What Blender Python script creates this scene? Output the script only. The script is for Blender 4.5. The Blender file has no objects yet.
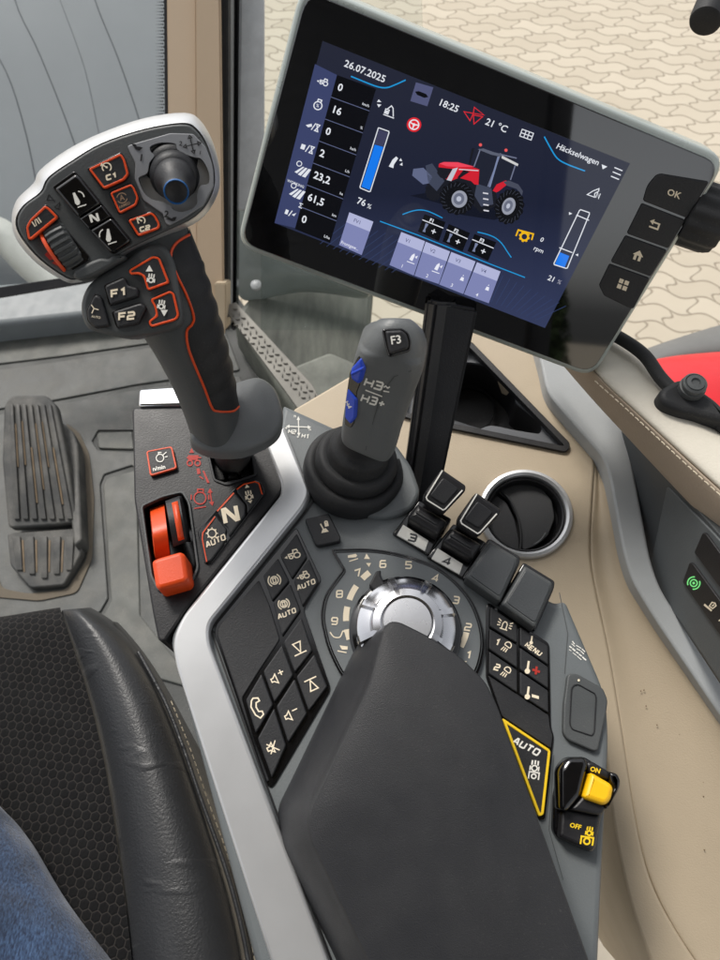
import bpy, bmesh, math, random
from mathutils import Vector, Matrix
random.seed(4)
S=bpy.context.scene; COL=S.collection
F=740.0; PT=math.radians(58); C=Vector((0,0,1.4))
FW=Vector((0,math.cos(PT),-math.sin(PT))); RT=Vector((1,0,0)); UP=Vector((0,math.sin(PT),math.cos(PT)))
EXPO=0.85
def ray(x,y): return FW+RT*((x-360)/F)+UP*((480-y)/F)
def P(x,y,d): return C+ray(x,y)*d
def NC(a,b,c): return (RT*a+UP*b-FW*c).normalized()
class Pl:
    """a real plane in the cab: through the point seen at (x,y) at depth d, with normal n"""
    def __init__(s,x,y,d,n):
        s.o=P(x,y,d); s.n=n.normalized()
        s.U=(RT-s.n*RT.dot(s.n)).normalized(); s.V=s.n.cross(s.U)
    def hit(s,x,y,h=0):
        r=ray(x,y); t=((s.o+s.n*h-C).dot(s.n))/r.dot(s.n); return C+r*t
    def t2(s,q): q=q-s.o; return (q.dot(s.U),q.dot(s.V))
    def t3(s,u,v,h): return s.o+s.U*u+s.V*v+s.n*h
    def mpp(s,x,y): return (s.hit(x,y)-C).dot(FW)/F
# ---------- materials
def lin(c):
    c=c/255.0; return c/12.92 if c<=0.04045 else ((c+0.055)/1.055)**2.4
def L3(c): return (lin(c[0]),lin(c[1]),lin(c[2]),1)
MATS={}
def mat(name,rgb,rough=0.5,metal=0.0,bump=0.0,bscale=900,var=0.10,vscale=14,coat=0.0,spec=0.5,sheen=0,rvar=0.12,dust=0.0):
    """rgb: base colour in 0-255 sRGB"""
    if name in MATS: return MATS[name]
    m=bpy.data.materials.new(name); m.use_nodes=True; nt=m.node_tree; N=nt.nodes; b=N['Principled BSDF']
    b.inputs['Roughness'].default_value=rough; b.inputs['Metallic'].default_value=metal
    b.inputs['Coat Weight'].default_value=coat; b.inputs['Coat Roughness'].default_value=0.08
    b.inputs['Specular IOR Level'].default_value=spec; b.inputs['Sheen Weight'].default_value=sheen
    tc=N.new('ShaderNodeTexCoord')
    n1=N.new('ShaderNodeTexNoise'); n1.inputs['Scale'].default_value=vscale; n1.inputs['Detail'].default_value=6; n1.inputs['Roughness'].default_value=0.65
    nt.links.new(tc.outputs['Object'],n1.inputs['Vector'])
    r=N.new('ShaderNodeValToRGB'); c=L3(rgb)
    r.color_ramp.elements[0].position=0.3; r.color_ramp.elements[1].position=0.7
    r.color_ramp.elements[0].color=tuple(v*(1-var) for v in c[:3])+(1,)
    r.color_ramp.elements[1].color=tuple(min(1,v*(1+var)) for v in c[:3])+(1,)
    nt.links.new(n1.outputs['Fac'],r.inputs['Fac']); nt.links.new(r.outputs['Color'],b.inputs['Base Color'])
    if dust>0:
        # settled dust: fine specks gathered in soft patches
        nd=N.new('ShaderNodeTexNoise'); nd.inputs['Scale'].default_value=900; nd.inputs['Detail'].default_value=2
        np_=N.new('ShaderNodeTexNoise'); np_.inputs['Scale'].default_value=22; np_.inputs['Detail'].default_value=4
        for q in (nd,np_): nt.links.new(tc.outputs['Object'],q.inputs['Vector'])
        ma=N.new('ShaderNodeMapRange'); ma.inputs['From Min'].default_value=.62; ma.inputs['From Max'].default_value=.74; nt.links.new(nd.outputs['Fac'],ma.inputs['Value'])
        mb=N.new('ShaderNodeMapRange'); mb.inputs['From Min'].default_value=.40; mb.inputs['From Max'].default_value=.75; mb.inputs['To Min'].default_value=.02; nt.links.new(np_.outputs['Fac'],mb.inputs['Value'])
        mu=N.new('ShaderNodeMath'); mu.operation='MULTIPLY_ADD'; mu.inputs[2].default_value=0; nt.links.new(ma.outputs[0],mu.inputs[0]); nt.links.new(mb.outputs[0],mu.inputs[1])
        m2=N.new('ShaderNodeMath'); m2.operation='MULTIPLY_ADD'; m2.inputs[1].default_value=.22; nt.links.new(mb.outputs[0],m2.inputs[0]); nt.links.new(mu.outputs[0],m2.inputs[2])
        m3=N.new('ShaderNodeMath'); m3.operation='MULTIPLY'; m3.inputs[1].default_value=dust; m3.use_clamp=True; nt.links.new(m2.outputs[0],m3.inputs[0])
        mx=N.new('ShaderNodeMix'); mx.data_type='RGBA'; nt.links.new(m3.outputs[0],mx.inputs[0]); nt.links.new(r.outputs['Color'],mx.inputs[6]); mx.inputs[7].default_value=(.36,.33,.28,1); nt.links.new(mx.outputs[2],b.inputs['Base Color'])
    mr=N.new('ShaderNodeMapRange'); mr.inputs['To Min'].default_value=max(0.02,rough-rvar); mr.inputs['To Max'].default_value=min(1,rough+rvar)
    n3=N.new('ShaderNodeTexNoise'); n3.inputs['Scale'].default_value=vscale*3; n3.inputs['Detail'].default_value=5
    nt.links.new(tc.outputs['Object'],n3.inputs['Vector']); nt.links.new(n3.outputs['Fac'],mr.inputs['Value']); nt.links.new(mr.outputs['Result'],b.inputs['Roughness'])
    if bump>0:
        n2=N.new('ShaderNodeTexNoise'); n2.inputs['Scale'].default_value=bscale; n2.inputs['Detail'].default_value=3
        nt.links.new(tc.outputs['Object'],n2.inputs['Vector'])
        bp=N.new('ShaderNodeBump'); bp.inputs['Strength'].default_value=bump; bp.inputs['Distance'].default_value=0.0006
        nt.links.new(n2.outputs['Fac'],bp.inputs['Height']); nt.links.new(bp.outputs['Normal'],b.inputs['Normal'])
    MATS[name]=m; return m
def emit(name,rgb,k=1.0,gloss=True):
    if name in MATS: return MATS[name]
    m=bpy.data.materials.new(name); m.use_nodes=True; b=m.node_tree.nodes['Principled BSDF']
    b.inputs['Base Color'].default_value=(0.003,0.003,0.004,1); b.inputs['Roughness'].default_value=0.05
    c=L3(rgb); b.inputs['Emission Color'].default_value=c; b.inputs['Emission Strength'].default_value=k/(2**EXPO)
    MATS[name]=m; return m
# ---------- scene tree
ORG={}
def thing(name,label,cat,loc,group=None):
    o=bpy.data.objects.new(name,None); COL.objects.link(o); o.location=loc; o.empty_display_size=0.02
    ORG[o]=Vector(loc); o['label']=label; o['category']=cat
    if group: o['group']=group
    return o
def tag(o,label,cat,group=None):
    o['label']=label; o['category']=cat
    if group: o['group']=group
    return o
def struct(o): o['kind']='structure'; return o
def obj(name,bm,m,parent=None,smooth=40,subd=0,solid=0,label=None,fixn=True):
    if fixn: bmesh.ops.recalc_face_normals(bm,faces=bm.faces)
    co=[v.co for v in bm.verts]
    c=Vector(((min(v.x for v in co)+max(v.x for v in co))/2,(min(v.y for v in co)+max(v.y for v in co))/2,(min(v.z for v in co)+max(v.z for v in co))/2))
    for v in bm.verts: v.co=v.co-c
    me=bpy.data.meshes.new(name); bm.to_mesh(me); bm.free()
    for mm in (m if isinstance(m,(list,tuple)) else [m]): me.materials.append(mm)
    if smooth:
        for q in me.polygons: q.use_smooth=True
        if smooth<180: me.set_sharp_from_angle(angle=math.radians(smooth))
    o=bpy.data.objects.new(name,me); COL.objects.link(o)
    po=ORG[parent] if parent else Vector((0,0,0))
    o.parent=parent; o.location=c-po; ORG[o]=c
    if solid:
        md=o.modifiers.new('solid','SOLIDIFY'); md.thickness=solid; md.offset=-1
    if subd:
        md=o.modifiers.new('sub','SUBSURF'); md.levels=subd; md.render_levels=subd
    if label: o['label']=label
    return o
# ---------- 2D polygon tools
def area(p): return 0.5*sum(p[i][0]*p[(i+1)%len(p)][1]-p[(i+1)%len(p)][0]*p[i][1] for i in range(len(p)))
def rnd(p,r,n=5):
    out=[]; N=len(p)
    for i in range(N):
        a=Vector(p[i-1]); b=Vector(p[i]); c=Vector(p[(i+1)%N])
        rr=r[i] if isinstance(r,(list,tuple)) else r
        la=(a-b).length; lc=(c-b).length; t=min(rr,la*0.48,lc*0.48)
        if t<=1e-7: out.append(tuple(b)); continue
        s=b+(a-b).normalized()*t; e=b+(c-b).normalized()*t
        for k in range(n+1):
            u=k/n; q=s*(1-u)**2+b*2*u*(1-u)+e*u*u; out.append(tuple(q))
    return out
def crs(p,n=6,closed=True):
    out=[]; N=len(p)
    rng=range(N) if closed else range(N-1)
    for i in rng:
        g=lambda k: Vector(p[k%N]) if closed else Vector(p[max(0,min(N-1,k))])
        a,b,c,d=g(i-1),g(i),g(i+1),g(i+2)
        for k in range(n):
            t=k/n; out.append(tuple(0.5*((2*b)+(c-a)*t+(2*a-5*b+4*c-d)*t*t+(3*b-a-3*c+d)*t**3)))
    if not closed: out.append(tuple(p[-1]))
    return out
def inset(p,d):
    if area(p)<0: d=-d
    out=[]; N=len(p)
    for i in range(N):
        a=Vector(p[i-1]); b=Vector(p[i]); c=Vector(p[(i+1)%N])
        e1=(b-a); e2=(c-b)
        if e1.length<1e-9 or e2.length<1e-9: out.append(p[i]); continue
        e1.normalize(); e2.normalize(); n=Vector((-e1.y-e2.y,e1.x+e2.x))
        if n.length<1e-6: out.append(p[i]); continue
        n.normalize(); k=max(0.22,n.dot(Vector((-e1.y,e1.x)))); out.append(tuple(b+n*(d/k)))
    return out
def loop(bm,pts): return [bm.verts.new(q) for q in pts]
def bridge(bm,a,b):
    n=len(a)
    for i in range(n):
        try: bm.faces.new((a[i],a[(i+1)%n],b[(i+1)%n],b[i]))
        except ValueError: pass
def capf(bm,a):
    try: bm.faces.new(a)
    except ValueError: pass
def slab_bm(pl,poly,h1,h0,r=0,bev=0.0,holes=(),smooth=False,bm=None,bseg=3,crown=0):
    """prism with its top at height h1 above the plane and its foot at h0; outline given in view pixels of the top"""
    bm=bm or bmesh.new()
    if smooth: poly=crs(poly)
    mp=pl.mpp(*poly[0])
    q=[pl.t2(pl.hit(x,y,h1)) for x,y in poly]
    rl=[k*mp for k in r] if isinstance(r,(list,tuple)) else [r*mp]*len(q)
    if area(q)<0: q.reverse(); rl.reverse()
    q0=q
    def INS(d):
        if not r: return inset(q0,d) if d else q0
        return rnd(inset(q0,d) if d else q0,[x and max(x*.25,x-d*.8) for x in rl])
    q=INS(0)
    T=lambda pp,h: [pl.t3(u,v,h) for u,v in pp]
    rings=[loop(bm,T(q,h0))]
    if bev>0:
        for k in range(bseg+1):
            a=k/bseg*math.pi/2
            rings.append(loop(bm,T(INS(bev*(1-math.cos(a))),h1-bev*(1-math.sin(a)))))
    else: rings.append(loop(bm,T(q,h1)))
    for a,b in zip(rings,rings[1:]): bridge(bm,a,b)
    if not holes:
        if crown:
            ins=q; last=rings[-1]
            cx=sum(u for u,v in q)/len(q); cy=sum(v for u,v in q)/len(q)
            for s,hh in ((0.85,0.4),(0.6,0.75),(0.3,0.95)):
                nr=loop(bm,T([(cx+(u-cx)*s,cy+(v-cy)*s) for u,v in inset(q,bev)],h1+crown*hh)); bridge(bm,last,nr); last=nr
            capf(bm,last)
        else: capf(bm,rings[-1])
        capf(bm,list(reversed(rings[0])))
    else:
        hl=[];hb=[]
        for H in holes:
            hp,hr=H
            g=[pl.t2(pl.hit(x,y,h1)) for x,y in hp]
            if hr: g=rnd(g,hr*mp)
            a=loop(bm,T(g,h1)); b=loop(bm,T(g,h0)); bridge(bm,a,b); hl.append(a); hb.append(b)
        for outer,inn in ((rings[-1],hl),(rings[0],hb)):
            es=[]
            for lp in [outer]+inn:
                for i in range(len(lp)):
                    e=bm.edges.get((lp[i],lp[(i+1)%len(lp)])) or bm.edges.new((lp[i],lp[(i+1)%len(lp)]))
                    es.append(e)
            bmesh.ops.triangle_fill(bm,edges=es,use_beauty=True)
    return bm
def slab(name,pl,poly,h1,h0,m,parent,r=0,bev=0.0,label=None,**k):
    o=obj(name,slab_bm(pl,poly,h1,h0,r,bev,**k),m,parent,label=label,smooth=50)
    if not k.get('crown'):
        for q in o.data.polygons:
            if abs(q.normal.dot(pl.n))>0.9995: q.use_smooth=False
    return o
def ring_bm(pl,poly,w,h1,h0,r=0,bm=None,smooth=False):
    """raised frame w px wide just inside the outline"""
    bm=bm or bmesh.new()
    if smooth: poly=crs(poly)
    mp=pl.mpp(*poly[0]); q=[pl.t2(pl.hit(x,y,h1)) for x,y in poly]
    if area(q)<0: q.reverse()
    q0=q; INS=lambda d: (rnd(inset(q0,d),max(r*mp*.3,r*mp-d*.8)) if r else inset(q0,d))
    q=INS(0); g=INS(w*mp); b=min(0.0003,w*mp*0.25)
    T=lambda pp,h: loop(bm,[pl.t3(u,v,h) for u,v in pp])
    R=[T(q,h0),T(q,h1-b),T(INS(b),h1),T(INS(w*mp-b),h1),T(g,h1-b),T(g,h0)]
    for a,c in zip(R,R[1:]): bridge(bm,a,c)
    bridge(bm,R[-1],R[0])
    return bm
def loft_bm(rings,cap0=True,cap1=True):
    bm=bmesh.new(); R=[loop(bm,r) for r in rings]
    for a,b in zip(R,R[1:]): bridge(bm,a,b)
    if cap0: capf(bm,list(reversed(R[0])))
    if cap1: capf(bm,R[-1])
    return bm
def lathe_bm(o,ax,prof,n=48,fn=None,bm=None,cap=True,u0=None):
    """profile (radius, height) turned round the axis ax at o"""
    ax=ax.normalized(); U=(u0 or RT); U=(U-ax*U.dot(ax)).normalized(); V=ax.cross(U)
    bm=bm or bmesh.new(); R=[]
    for r,h in prof:
        pts=[]
        for i in range(n):
            a=2*math.pi*i/n; rr,hh=(fn(a,r,h) if fn else (r,h))
            pts.append(o+U*(rr*math.cos(a))+V*(rr*math.sin(a))+ax*hh)
        R.append(loop(bm,pts))
    for a,b in zip(R,R[1:]): bridge(bm,a,b)
    if cap: capf(bm,R[-1]); capf(bm,list(reversed(R[0])))
    return bm
def tube_bm(pts,rad,n=10,bm=None,cap=True):
    bm=bm or bmesh.new(); R=[]; N=len(pts); up=None
    for i in range(N):
        t=(pts[min(N-1,i+1)]-pts[max(0,i-1)]).normalized()
        if up is None: up=t.orthogonal().normalized()
        up=(up-t*up.dot(t)).normalized(); s=t.cross(up); r=rad[i] if isinstance(rad,(list,tuple)) else rad
        R.append(loop(bm,[pts[i]+up*(r*math.cos(2*math.pi*k/n))+s*(r*math.sin(2*math.pi*k/n)) for k in range(n)]))
    for a,b in zip(R,R[1:]): bridge(bm,a,b)
    if cap: capf(bm,R[-1]); capf(bm,list(reversed(R[0])))
    return bm
def sweep_bm(secs,n=28):
    """secs: (Lx,Ly,Rx,Ry,depth,thickness,power): superellipse sections between two silhouette points"""
    cs=[(P((s[0]+s[2])/2,(s[1]+s[3])/2,s[4])) for s in secs]; rings=[]
    for i,s in enumerate(secs):
        a=(P(s[2],s[3],s[4])-P(s[0],s[1],s[4]))/2
        t=(cs[min(len(cs)-1,i+1)]-cs[max(0,i-1)]).normalized()
        b=a.cross(t).normalized()
        if b.dot(C-cs[i])<0: b=-b
        pw=s[6]; r=[]
        for k in range(n):
            th=2*math.pi*k/n; c_,s_=math.cos(th),math.sin(th)
            r.append(cs[i]+a*(math.copysign(abs(c_)**pw,c_))+b*(s[5]*math.copysign(abs(s_)**pw,s_)))
        rings.append(r)
    return loft_bm(rings)
def patch_bm(rows,bm=None):
    bm=bm or bmesh.new(); V=[[bm.verts.new(q if isinstance(q,Vector) else P(*q)) for q in r] for r in rows]
    for i in range(len(V)-1):
        for j in range(len(V[0])-1): bm.faces.new((V[i][j],V[i][j+1],V[i+1][j+1],V[i+1][j]))
    return bm
def bar_bm(a,b,c,d,t,n=None):
    """box from four front-face points a b c d, thickness t away from the viewer"""
    bm=bmesh.new(); n=n or (b-a).cross(d-a).normalized()
    if n.dot(C-a)>0: n=-n
    f=loop(bm,[a,b,c,d]); k=loop(bm,[q+n*t for q in (a,b,c,d)])
    bridge(bm,f,k); capf(bm,f); capf(bm,list(reversed(k)))
    bmesh.ops.bevel(bm,geom=list(bm.edges),offset=min(0.002,t*0.2),segments=2,affect='EDGES')
    return bm
# ---------- marks: lettering and symbols laid on a plane
class Ink:
    def __init__(s,pl,h): s.pl=pl; s.h=h; s.bm=bmesh.new(); s.k=0; s.e=0.000012
    def tri(s,pts):
        s.k+=1; h=s.h+s.e*(s.k%12)
        try: s.bm.faces.new([s.bm.verts.new(s.pl.hit(x,y,h)) for x,y in pts])
        except ValueError: pass
    def line(s,pts,w,closed=False):
        N=len(pts); s.k+=1; h=s.h+s.e*(s.k%12); L=[];R=[]
        for i in range(N):
            b=Vector(pts[i]); a=Vector(pts[i-1]) if (i>0 or closed) else None; c=Vector(pts[(i+1)%N]) if (i<N-1 or closed) else None
            d1=(b-a).normalized() if a is not None and (b-a).length>1e-6 else None
            d2=(c-b).normalized() if c is not None and (c-b).length>1e-6 else None
            d1=d1 or d2; d2=d2 or d1
            if d1 is None: continue
            n=Vector((-d1.y-d2.y,d1.x+d2.x)); n=n.normalized() if n.length>1e-5 else Vector((-d1.y,d1.x))
            k=max(0.45,n.dot(Vector((-d1.y,d1.x)))); n=n*(w/2/k)
            L.append(s.bm.verts.new(s.pl.hit(b.x+n.x,b.y+n.y,h))); R.append(s.bm.verts.new(s.pl.hit(b.x-n.x,b.y-n.y,h)))
        M=len(L)
        for i in range(M if closed else M-1):
            j=(i+1)%M; s.bm.faces.new((L[i],L[j],R[j],R[i]))
    def icon(s,x,y,sz,ang,items,w=1.2,sx=1.0,sh=0.0):
        """items in a -1..1 square, y up: ('l',pts) line, ('p',pts) closed line, ('f',pts) filled, ('c',x,y,r) circle, ('d',..) disc, ('a',x,y,r,a0,a1) arc"""
        ca,sa=math.cos(math.radians(ang)),math.sin(math.radians(ang))
        def M(u,v):
            u=(u+sh*v)*sx*sz; v=-v*sz; return (x+u*ca-v*sa,y+u*sa+v*ca)
        for it in items:
            k=it[0]
            if k in 'lpf':
                q=[M(*t) for t in it[1]]
                if k=='f': s.tri(q)
                else: s.line(q,w,k=='p')
            elif k in 'cd':
                q=[M(it[1]+it[3]*math.cos(t*math.pi/10),it[2]+it[3]*math.sin(t*math.pi/10)) for t in range(20)]
                s.tri(q) if k=='d' else s.line(q,w,True)
            elif k=='a':
                q=[M(it[1]+it[3]*math.cos(math.radians(it[4]+(it[5]-it[4])*t/12)),it[2]+it[3]*math.sin(math.radians(it[4]+(it[5]-it[4])*t/12))) for t in range(13)]
                s.line(q,w)
    def sq(s,txt,x,y,h,ang,w,asp=0.62,sh=0.15,gap=0.32,center=True):
        """squared stroke lettering, h = cap height in px"""
        W=h*asp; adv=W+h*gap; tot=adv*len(txt)-h*gap
        off=-tot/2 if center else 0
        ca,sa=math.cos(math.radians(ang)),math.sin(math.radians(ang))
        for ch in txt:
            g=GL.get(ch,[])
            if ch in '1I' : wch=W
            for st in g:
                pts=[]
                for (u,v) in st:
                    v2=(v-0.5)*h; u2=off+u*W+sh*v2; pts.append((x+u2*ca+v2*sa,y+u2*sa-v2*ca))
                s.line(pts,w)
            off+=adv
    def text(s,txt,x,y,h,ang,bold=0.02,sh=0.0,sx=1.0,align='LEFT',ax=None):
        cu=bpy.data.curves.new('t','FONT'); cu.body=txt; cu.size=1.0; cu.offset=bold; cu.shear=sh; cu.align_x=align; cu.resolution_u=2
        o=bpy.data.objects.new('t',cu); COL.objects.link(o); bpy.context.view_layer.update()
        me=bpy.data.meshes.new_from_object(o.evaluated_get(bpy.context.evaluated_depsgraph_get()))
        ca,sa=math.cos(math.radians(ang)),math.sin(math.radians(ang)); k=h/0.7; s.k+=1; hh=s.h+s.e*(s.k%12)
        ex=(ca,sa); ey=(sa,-ca) if ax is None else ax
        vs=[]
        for v in me.vertices:
            u=v.co.x*k*sx; w_=v.co.y*k
            vs.append(s.bm.verts.new(s.pl.hit(x+u*ex[0]+w_*ey[0],y+u*ex[1]+w_*ey[1],hh)))
        for p in me.polygons:
            try: s.bm.faces.new([vs[i] for i in p.vertices])
            except ValueError: pass
        bpy.data.objects.remove(o); bpy.data.curves.remove(cu); bpy.data.meshes.remove(me)
    def done(s,name,m,parent,label=None):
        for f in s.bm.faces:
            f.normal_update()
            if f.normal.dot(s.pl.n)<0: f.normal_flip()
        return obj(name,s.bm,m,parent,smooth=0,label=label,fixn=False)
c=0.14
GL={'0':[[(c,0),(1-c,0),(1,c),(1,1-c),(1-c,1),(c,1),(0,1-c),(0,c),(c,0)]],
'1':[[(.2,.8),(.6,1),(.6,0)]],'2':[[(0,1),(1-c,1),(1,1-c),(1,.5+c/2),(1-c,.5),(c,.5),(0,.5-c),(0,0),(1,0)]],
'3':[[(0,1),(1-c,1),(1,1-c),(1,.5+c/2),(.9,.5),(1,.5-c/2),(1,c),(1-c,0),(0,0)],[(.9,.5),(.2,.5)]],
'4':[[(.75,0),(.75,1),(0,.3),(1,.3)]],'5':[[(1,1),(0,1),(0,.55),(1-c,.55),(1,.55-c),(1,c),(1-c,0),(0,0)]],
'6':[[(.95,1),(c,1),(0,1-c),(0,c),(c,0),(1-c,0),(1,c),(1,.52-c/2),(1-c,.55),(0,.55)]],
'7':[[(0,1),(1,1),(.4,0)]],'8':[[(c,0),(1-c,0),(1,c),(1,1-c),(1-c,1),(c,1),(0,1-c),(0,c),(c,0)],[(0,.5),(1,.5)]],
'9':[[(.05,0),(1-c,0),(1,c),(1,1-c),(1-c,1),(c,1),(0,1-c),(0,.48+c/2),(c,.45),(1,.45)]],
'A':[[(0,0),(.42,1),(.62,1),(1,0)],[(.2,.33),(.85,.33)]],'U':[[(0,1),(0,c),(c,0),(1-c,0),(1,c),(1,1)]],'T':[[(0,1),(1,1)],[(.5,1),(.5,0)]],
'O':[[(c,0),(1-c,0),(1,c),(1,1-c),(1-c,1),(c,1),(0,1-c),(0,c),(c,0)]],'N':[[(0,0),(0,1),(.15,1),(.85,0),(1,0),(1,1)]],
'F':[[(0,0),(0,1),(1,1)],[(0,.5),(.85,.5)]],'H':[[(0,0),(0,1)],[(1,0),(1,1)],[(0,.5),(1,.5)]],'E':[[(1,1),(0,1),(0,0),(1,0)],[(0,.5),(.85,.5)]],
'M':[[(0,0),(0,1),(.5,.35),(1,1),(1,0)]],'C':[[(1,1),(c,1),(0,1-c),(0,c),(c,0),(1,0)]],'R':[[(0,0),(0,1),(1-c,1),(1,1-c),(1,.55+c/2),(1-c,.5),(0,.5)],[(.5,.5),(1,0)]],
'I':[[(.5,0),(.5,1)]],'+':[[(.5,.1),(.5,.8)],[(.05,.45),(.95,.45)]],'-':[[(.1,.45),(.9,.45)]],'/':[[(0,0),(1,1)]],'D':[[(0,0),(0,1),(1-c,1),(1,1-c),(1,c),(1-c,0),(0,0)]],'K':[[(0,0),(0,1)],[(1,1),(.1,.5),(1,0)]],' ':[]}
def crsd(p,n=6): return crs(p,n,False)
def Z(x0,y0,s,pts): return [(x0+a/s,y0+b/s) for a,b in pts]
# ================= materials
M_body=mat('charcoal_plastic',(73,76,77),0.48,bump=0.25,var=0.05,spec=0.4,dust=0.12)
M_body2=mat('slate_plastic',(102,107,109),0.42,bump=0.2,var=0.05,spec=0.45,dust=0.15)
M_black=mat('black_plastic',(26,26,29),0.42,bump=0.2,var=0.08,spec=0.4,dust=0.12)
M_key=mat('black_key_plastic',(33,34,37),0.5,bump=0.25,var=0.06,spec=0.4,dust=0.1)
M_gloss=mat('gloss_black_plastic',(10,10,12),0.14,var=0.1,coat=0.4)
M_lid=mat('armrest_soft_plastic',(37,38,41),0.44,bump=0.3,bscale=1600,var=0.07,vscale=25,spec=0.4,dust=0.07)
M_rub=mat('rubber',(36,37,39),0.6,bump=0.3,var=0.12,spec=0.3,dust=0.15)
M_silver=mat('satin_silver',(196,197,198),0.33,metal=0.55,var=0.04,rvar=0.05)
M_chrome=mat('chrome',(225,226,230),0.12,metal=1.0,var=0.03,rvar=0.04)
M_orange=mat('orange_plastic',(218,72,18),0.42,var=0.05,bump=0.15)
M_red=mat('red_print',(172,36,22),0.6,var=0.05)
M_white=mat('white_print',(228,226,218),0.6,var=0.03)
M_cream=mat('cream_print',(236,222,196),0.6,var=0.03)  # warm off-white print colour for symbols and scale
M_yellow=mat('yellow_plastic',(245,190,18),0.4,var=0.04)
M_yprint=mat('yellow_print',(240,200,20),0.6,var=0.03)
M_blue=mat('blue_plastic',(38,72,190),0.35,var=0.06)
M_beige=mat('beige_plastic',(174,159,136),0.55,bump=0.3,var=0.05,vscale=8)
M_beige2=mat('beige_vinyl',(204,198,184),0.6,bump=0.5,bscale=500,var=0.05,vscale=9)
M_beige3=mat('tan_vinyl',(166,150,132),0.6,bump=0.5,bscale=500,var=0.05,vscale=9)
M_grey=mat('grey_trim',(158,161,162),0.42,metal=0.0,bump=0.2,var=0.05)
M_dark=mat('dark_panel',(62,65,67),0.36,bump=0.25,var=0.06)
M_thread=mat('beige_thread',(200,188,165),0.8,var=0.1)

# ================= planes
tilt=math.radians(8)
K=Pl(400,600,0.50,Vector((0,-math.sin(tilt),math.cos(tilt))))

# ================= console
con=thing('armrest_console','charcoal armrest control console with a satin silver trim band and keypads beside the seat','control console',K.hit(400,700,-0.10))
body=[(283,404),(345,432),(402,486),(418,520),(500,575),(556,603),(566,600),(607,695),(610,740),(604,850),(598,990),(262,990),(176,662),(169,640),(180,616),(300,490),(276,440)]
slab('housing',K,body,0.0,-0.10,M_body2,con,r=[3,10,10,10,10,10,8,16,20,20,0,0,16,12,16,16,10],bev=0.004)
band=[(264,440),(284,426),(311,492),(304,507),(209,624),(209,642),(338,985),(278,985),(175,664),(172,640),(182,616),(281,494),(281,483)]
slab('trim_band',K,band,0.008,-0.012,M_silver,con,r=[2,2,14,12,10,12,0,0,14,14,12,10,8],bev=0.0022)
# bright machined edge line inside the band is its bevel; a dark joint beside it
jo=Ink(K,0.0006); jo.line(crsd([(316,494),(308,509),(217,622),(214,632),(216,645),(272,800),(337,975)],5),2.0); jo.done('joint',M_black,con)
# ---- left black panel
side=[(132,408),(252,398),(270,440),(284,484),(281,492),(186,610),(164,642),(158,640),(152,610),(134,500)]
gate=[(209,452),(250,447),(254,476),(222,483),(214,478)]
slot=[(142,507),(162,497),(181,492),(188,503),(197,567),(190,580),(159,590),(152,575)]
sp=slab('side_panel',K,side,0.001,-0.06,M_black,con,r=[4,4,4,6,6,4,3,3,4,4],bev=0.0015,holes=[(gate,3),(slot,5)])
slab('gate_lining',K,[(204,444),(255,440),(260,480),(220,488),(208,484)],-0.03,-0.035,M_gloss,con)
gr=bmesh.new(); ring_bm(K,Z(120,400,3.6,[(305,165),(470,150),(495,270),(385,308),(335,290)]),2.4,0.0022,-0.001,4,gr); obj('gate_rim',gr,M_key,con)
gl_=bmesh.new()
for i in range(3): slab_bm(K,[(212+i*13,455-i*1.0),(222+i*13,454-i*1.0),(225+i*13,480-i*2),(215+i*13,481-i*2)],-0.008-0.002*i,-0.03,1,0.001,bm=gl_)
obj('gate_brush',gl_,M_black,con)
slab('slot_lining',K,[(138,503),(185,488),(203,570),(160,596)],-0.034,-0.038,M_gloss,con)
bm=ring_bm(K,[(140,505),(162,495),(183,490),(190,502),(199,568),(192,582),(158,592),(150,576)],2.2,0.003,-0.001,5); obj('slot_rim',bm,M_body,con)
# chrome bracket beyond the panel
slab('chrome_tab',K,[(139,389),(184,386),(188,405),(138,406)],0.004,-0.02,M_chrome,con,r=3,bev=0.002)
# panel prints
I=Ink(K,0.0014)
ICON_TR=[('c',-.45,-.35,.3),('c',.45,-.2,.48),('l',[(-.75,.0),(-.75,.25),(.05,.3),(.05,.85),(.7,.85),(.8,.35)]),('l',[(-.15,-.35),(0,-.35)])]
I.icon(194,460,12,0,[('f',[(-.2,1),(0,.6),(-.4,.6)]),('f',[(-.5,.4),(.4,.4),(.3,.0),(-.5,.0)]),('c',-.35,-.25,.22),('c',.3,-.25,.22),('l',[(-.6,.2),(.6,.2)])],1.4)
I.icon(201,476,8,-10,[('f',[(-.4,1),(0,1),(0,.3),(-.4,.3)]),('f',[(.3,.6),(.6,-1),(.9,-1),(.5,.6)]),('l',[(-.2,0),(.2,-.4)])],1.3)
I.icon(200,498,8,0,[('c',0,0,.75),('l',[(-.3,.75),(-.3,1.1),(.4,1.1),(.4,.75)]),('l',[(-1.1,-.2),(-1.1,.4)]),('l',[(1.1,-.2),(1.1,.4)])],1.3)
I.line([(210,491),(212,504)],1.2); I.tri([(207.5,493),(210,488),(212.5,492.5)]); I.tri([(209,502),(214,501.5),(212.5,506)])
I.line([(194,508.5),(206,506.5)],1.1)
I.done('panel_print',M_red,con)
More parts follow.
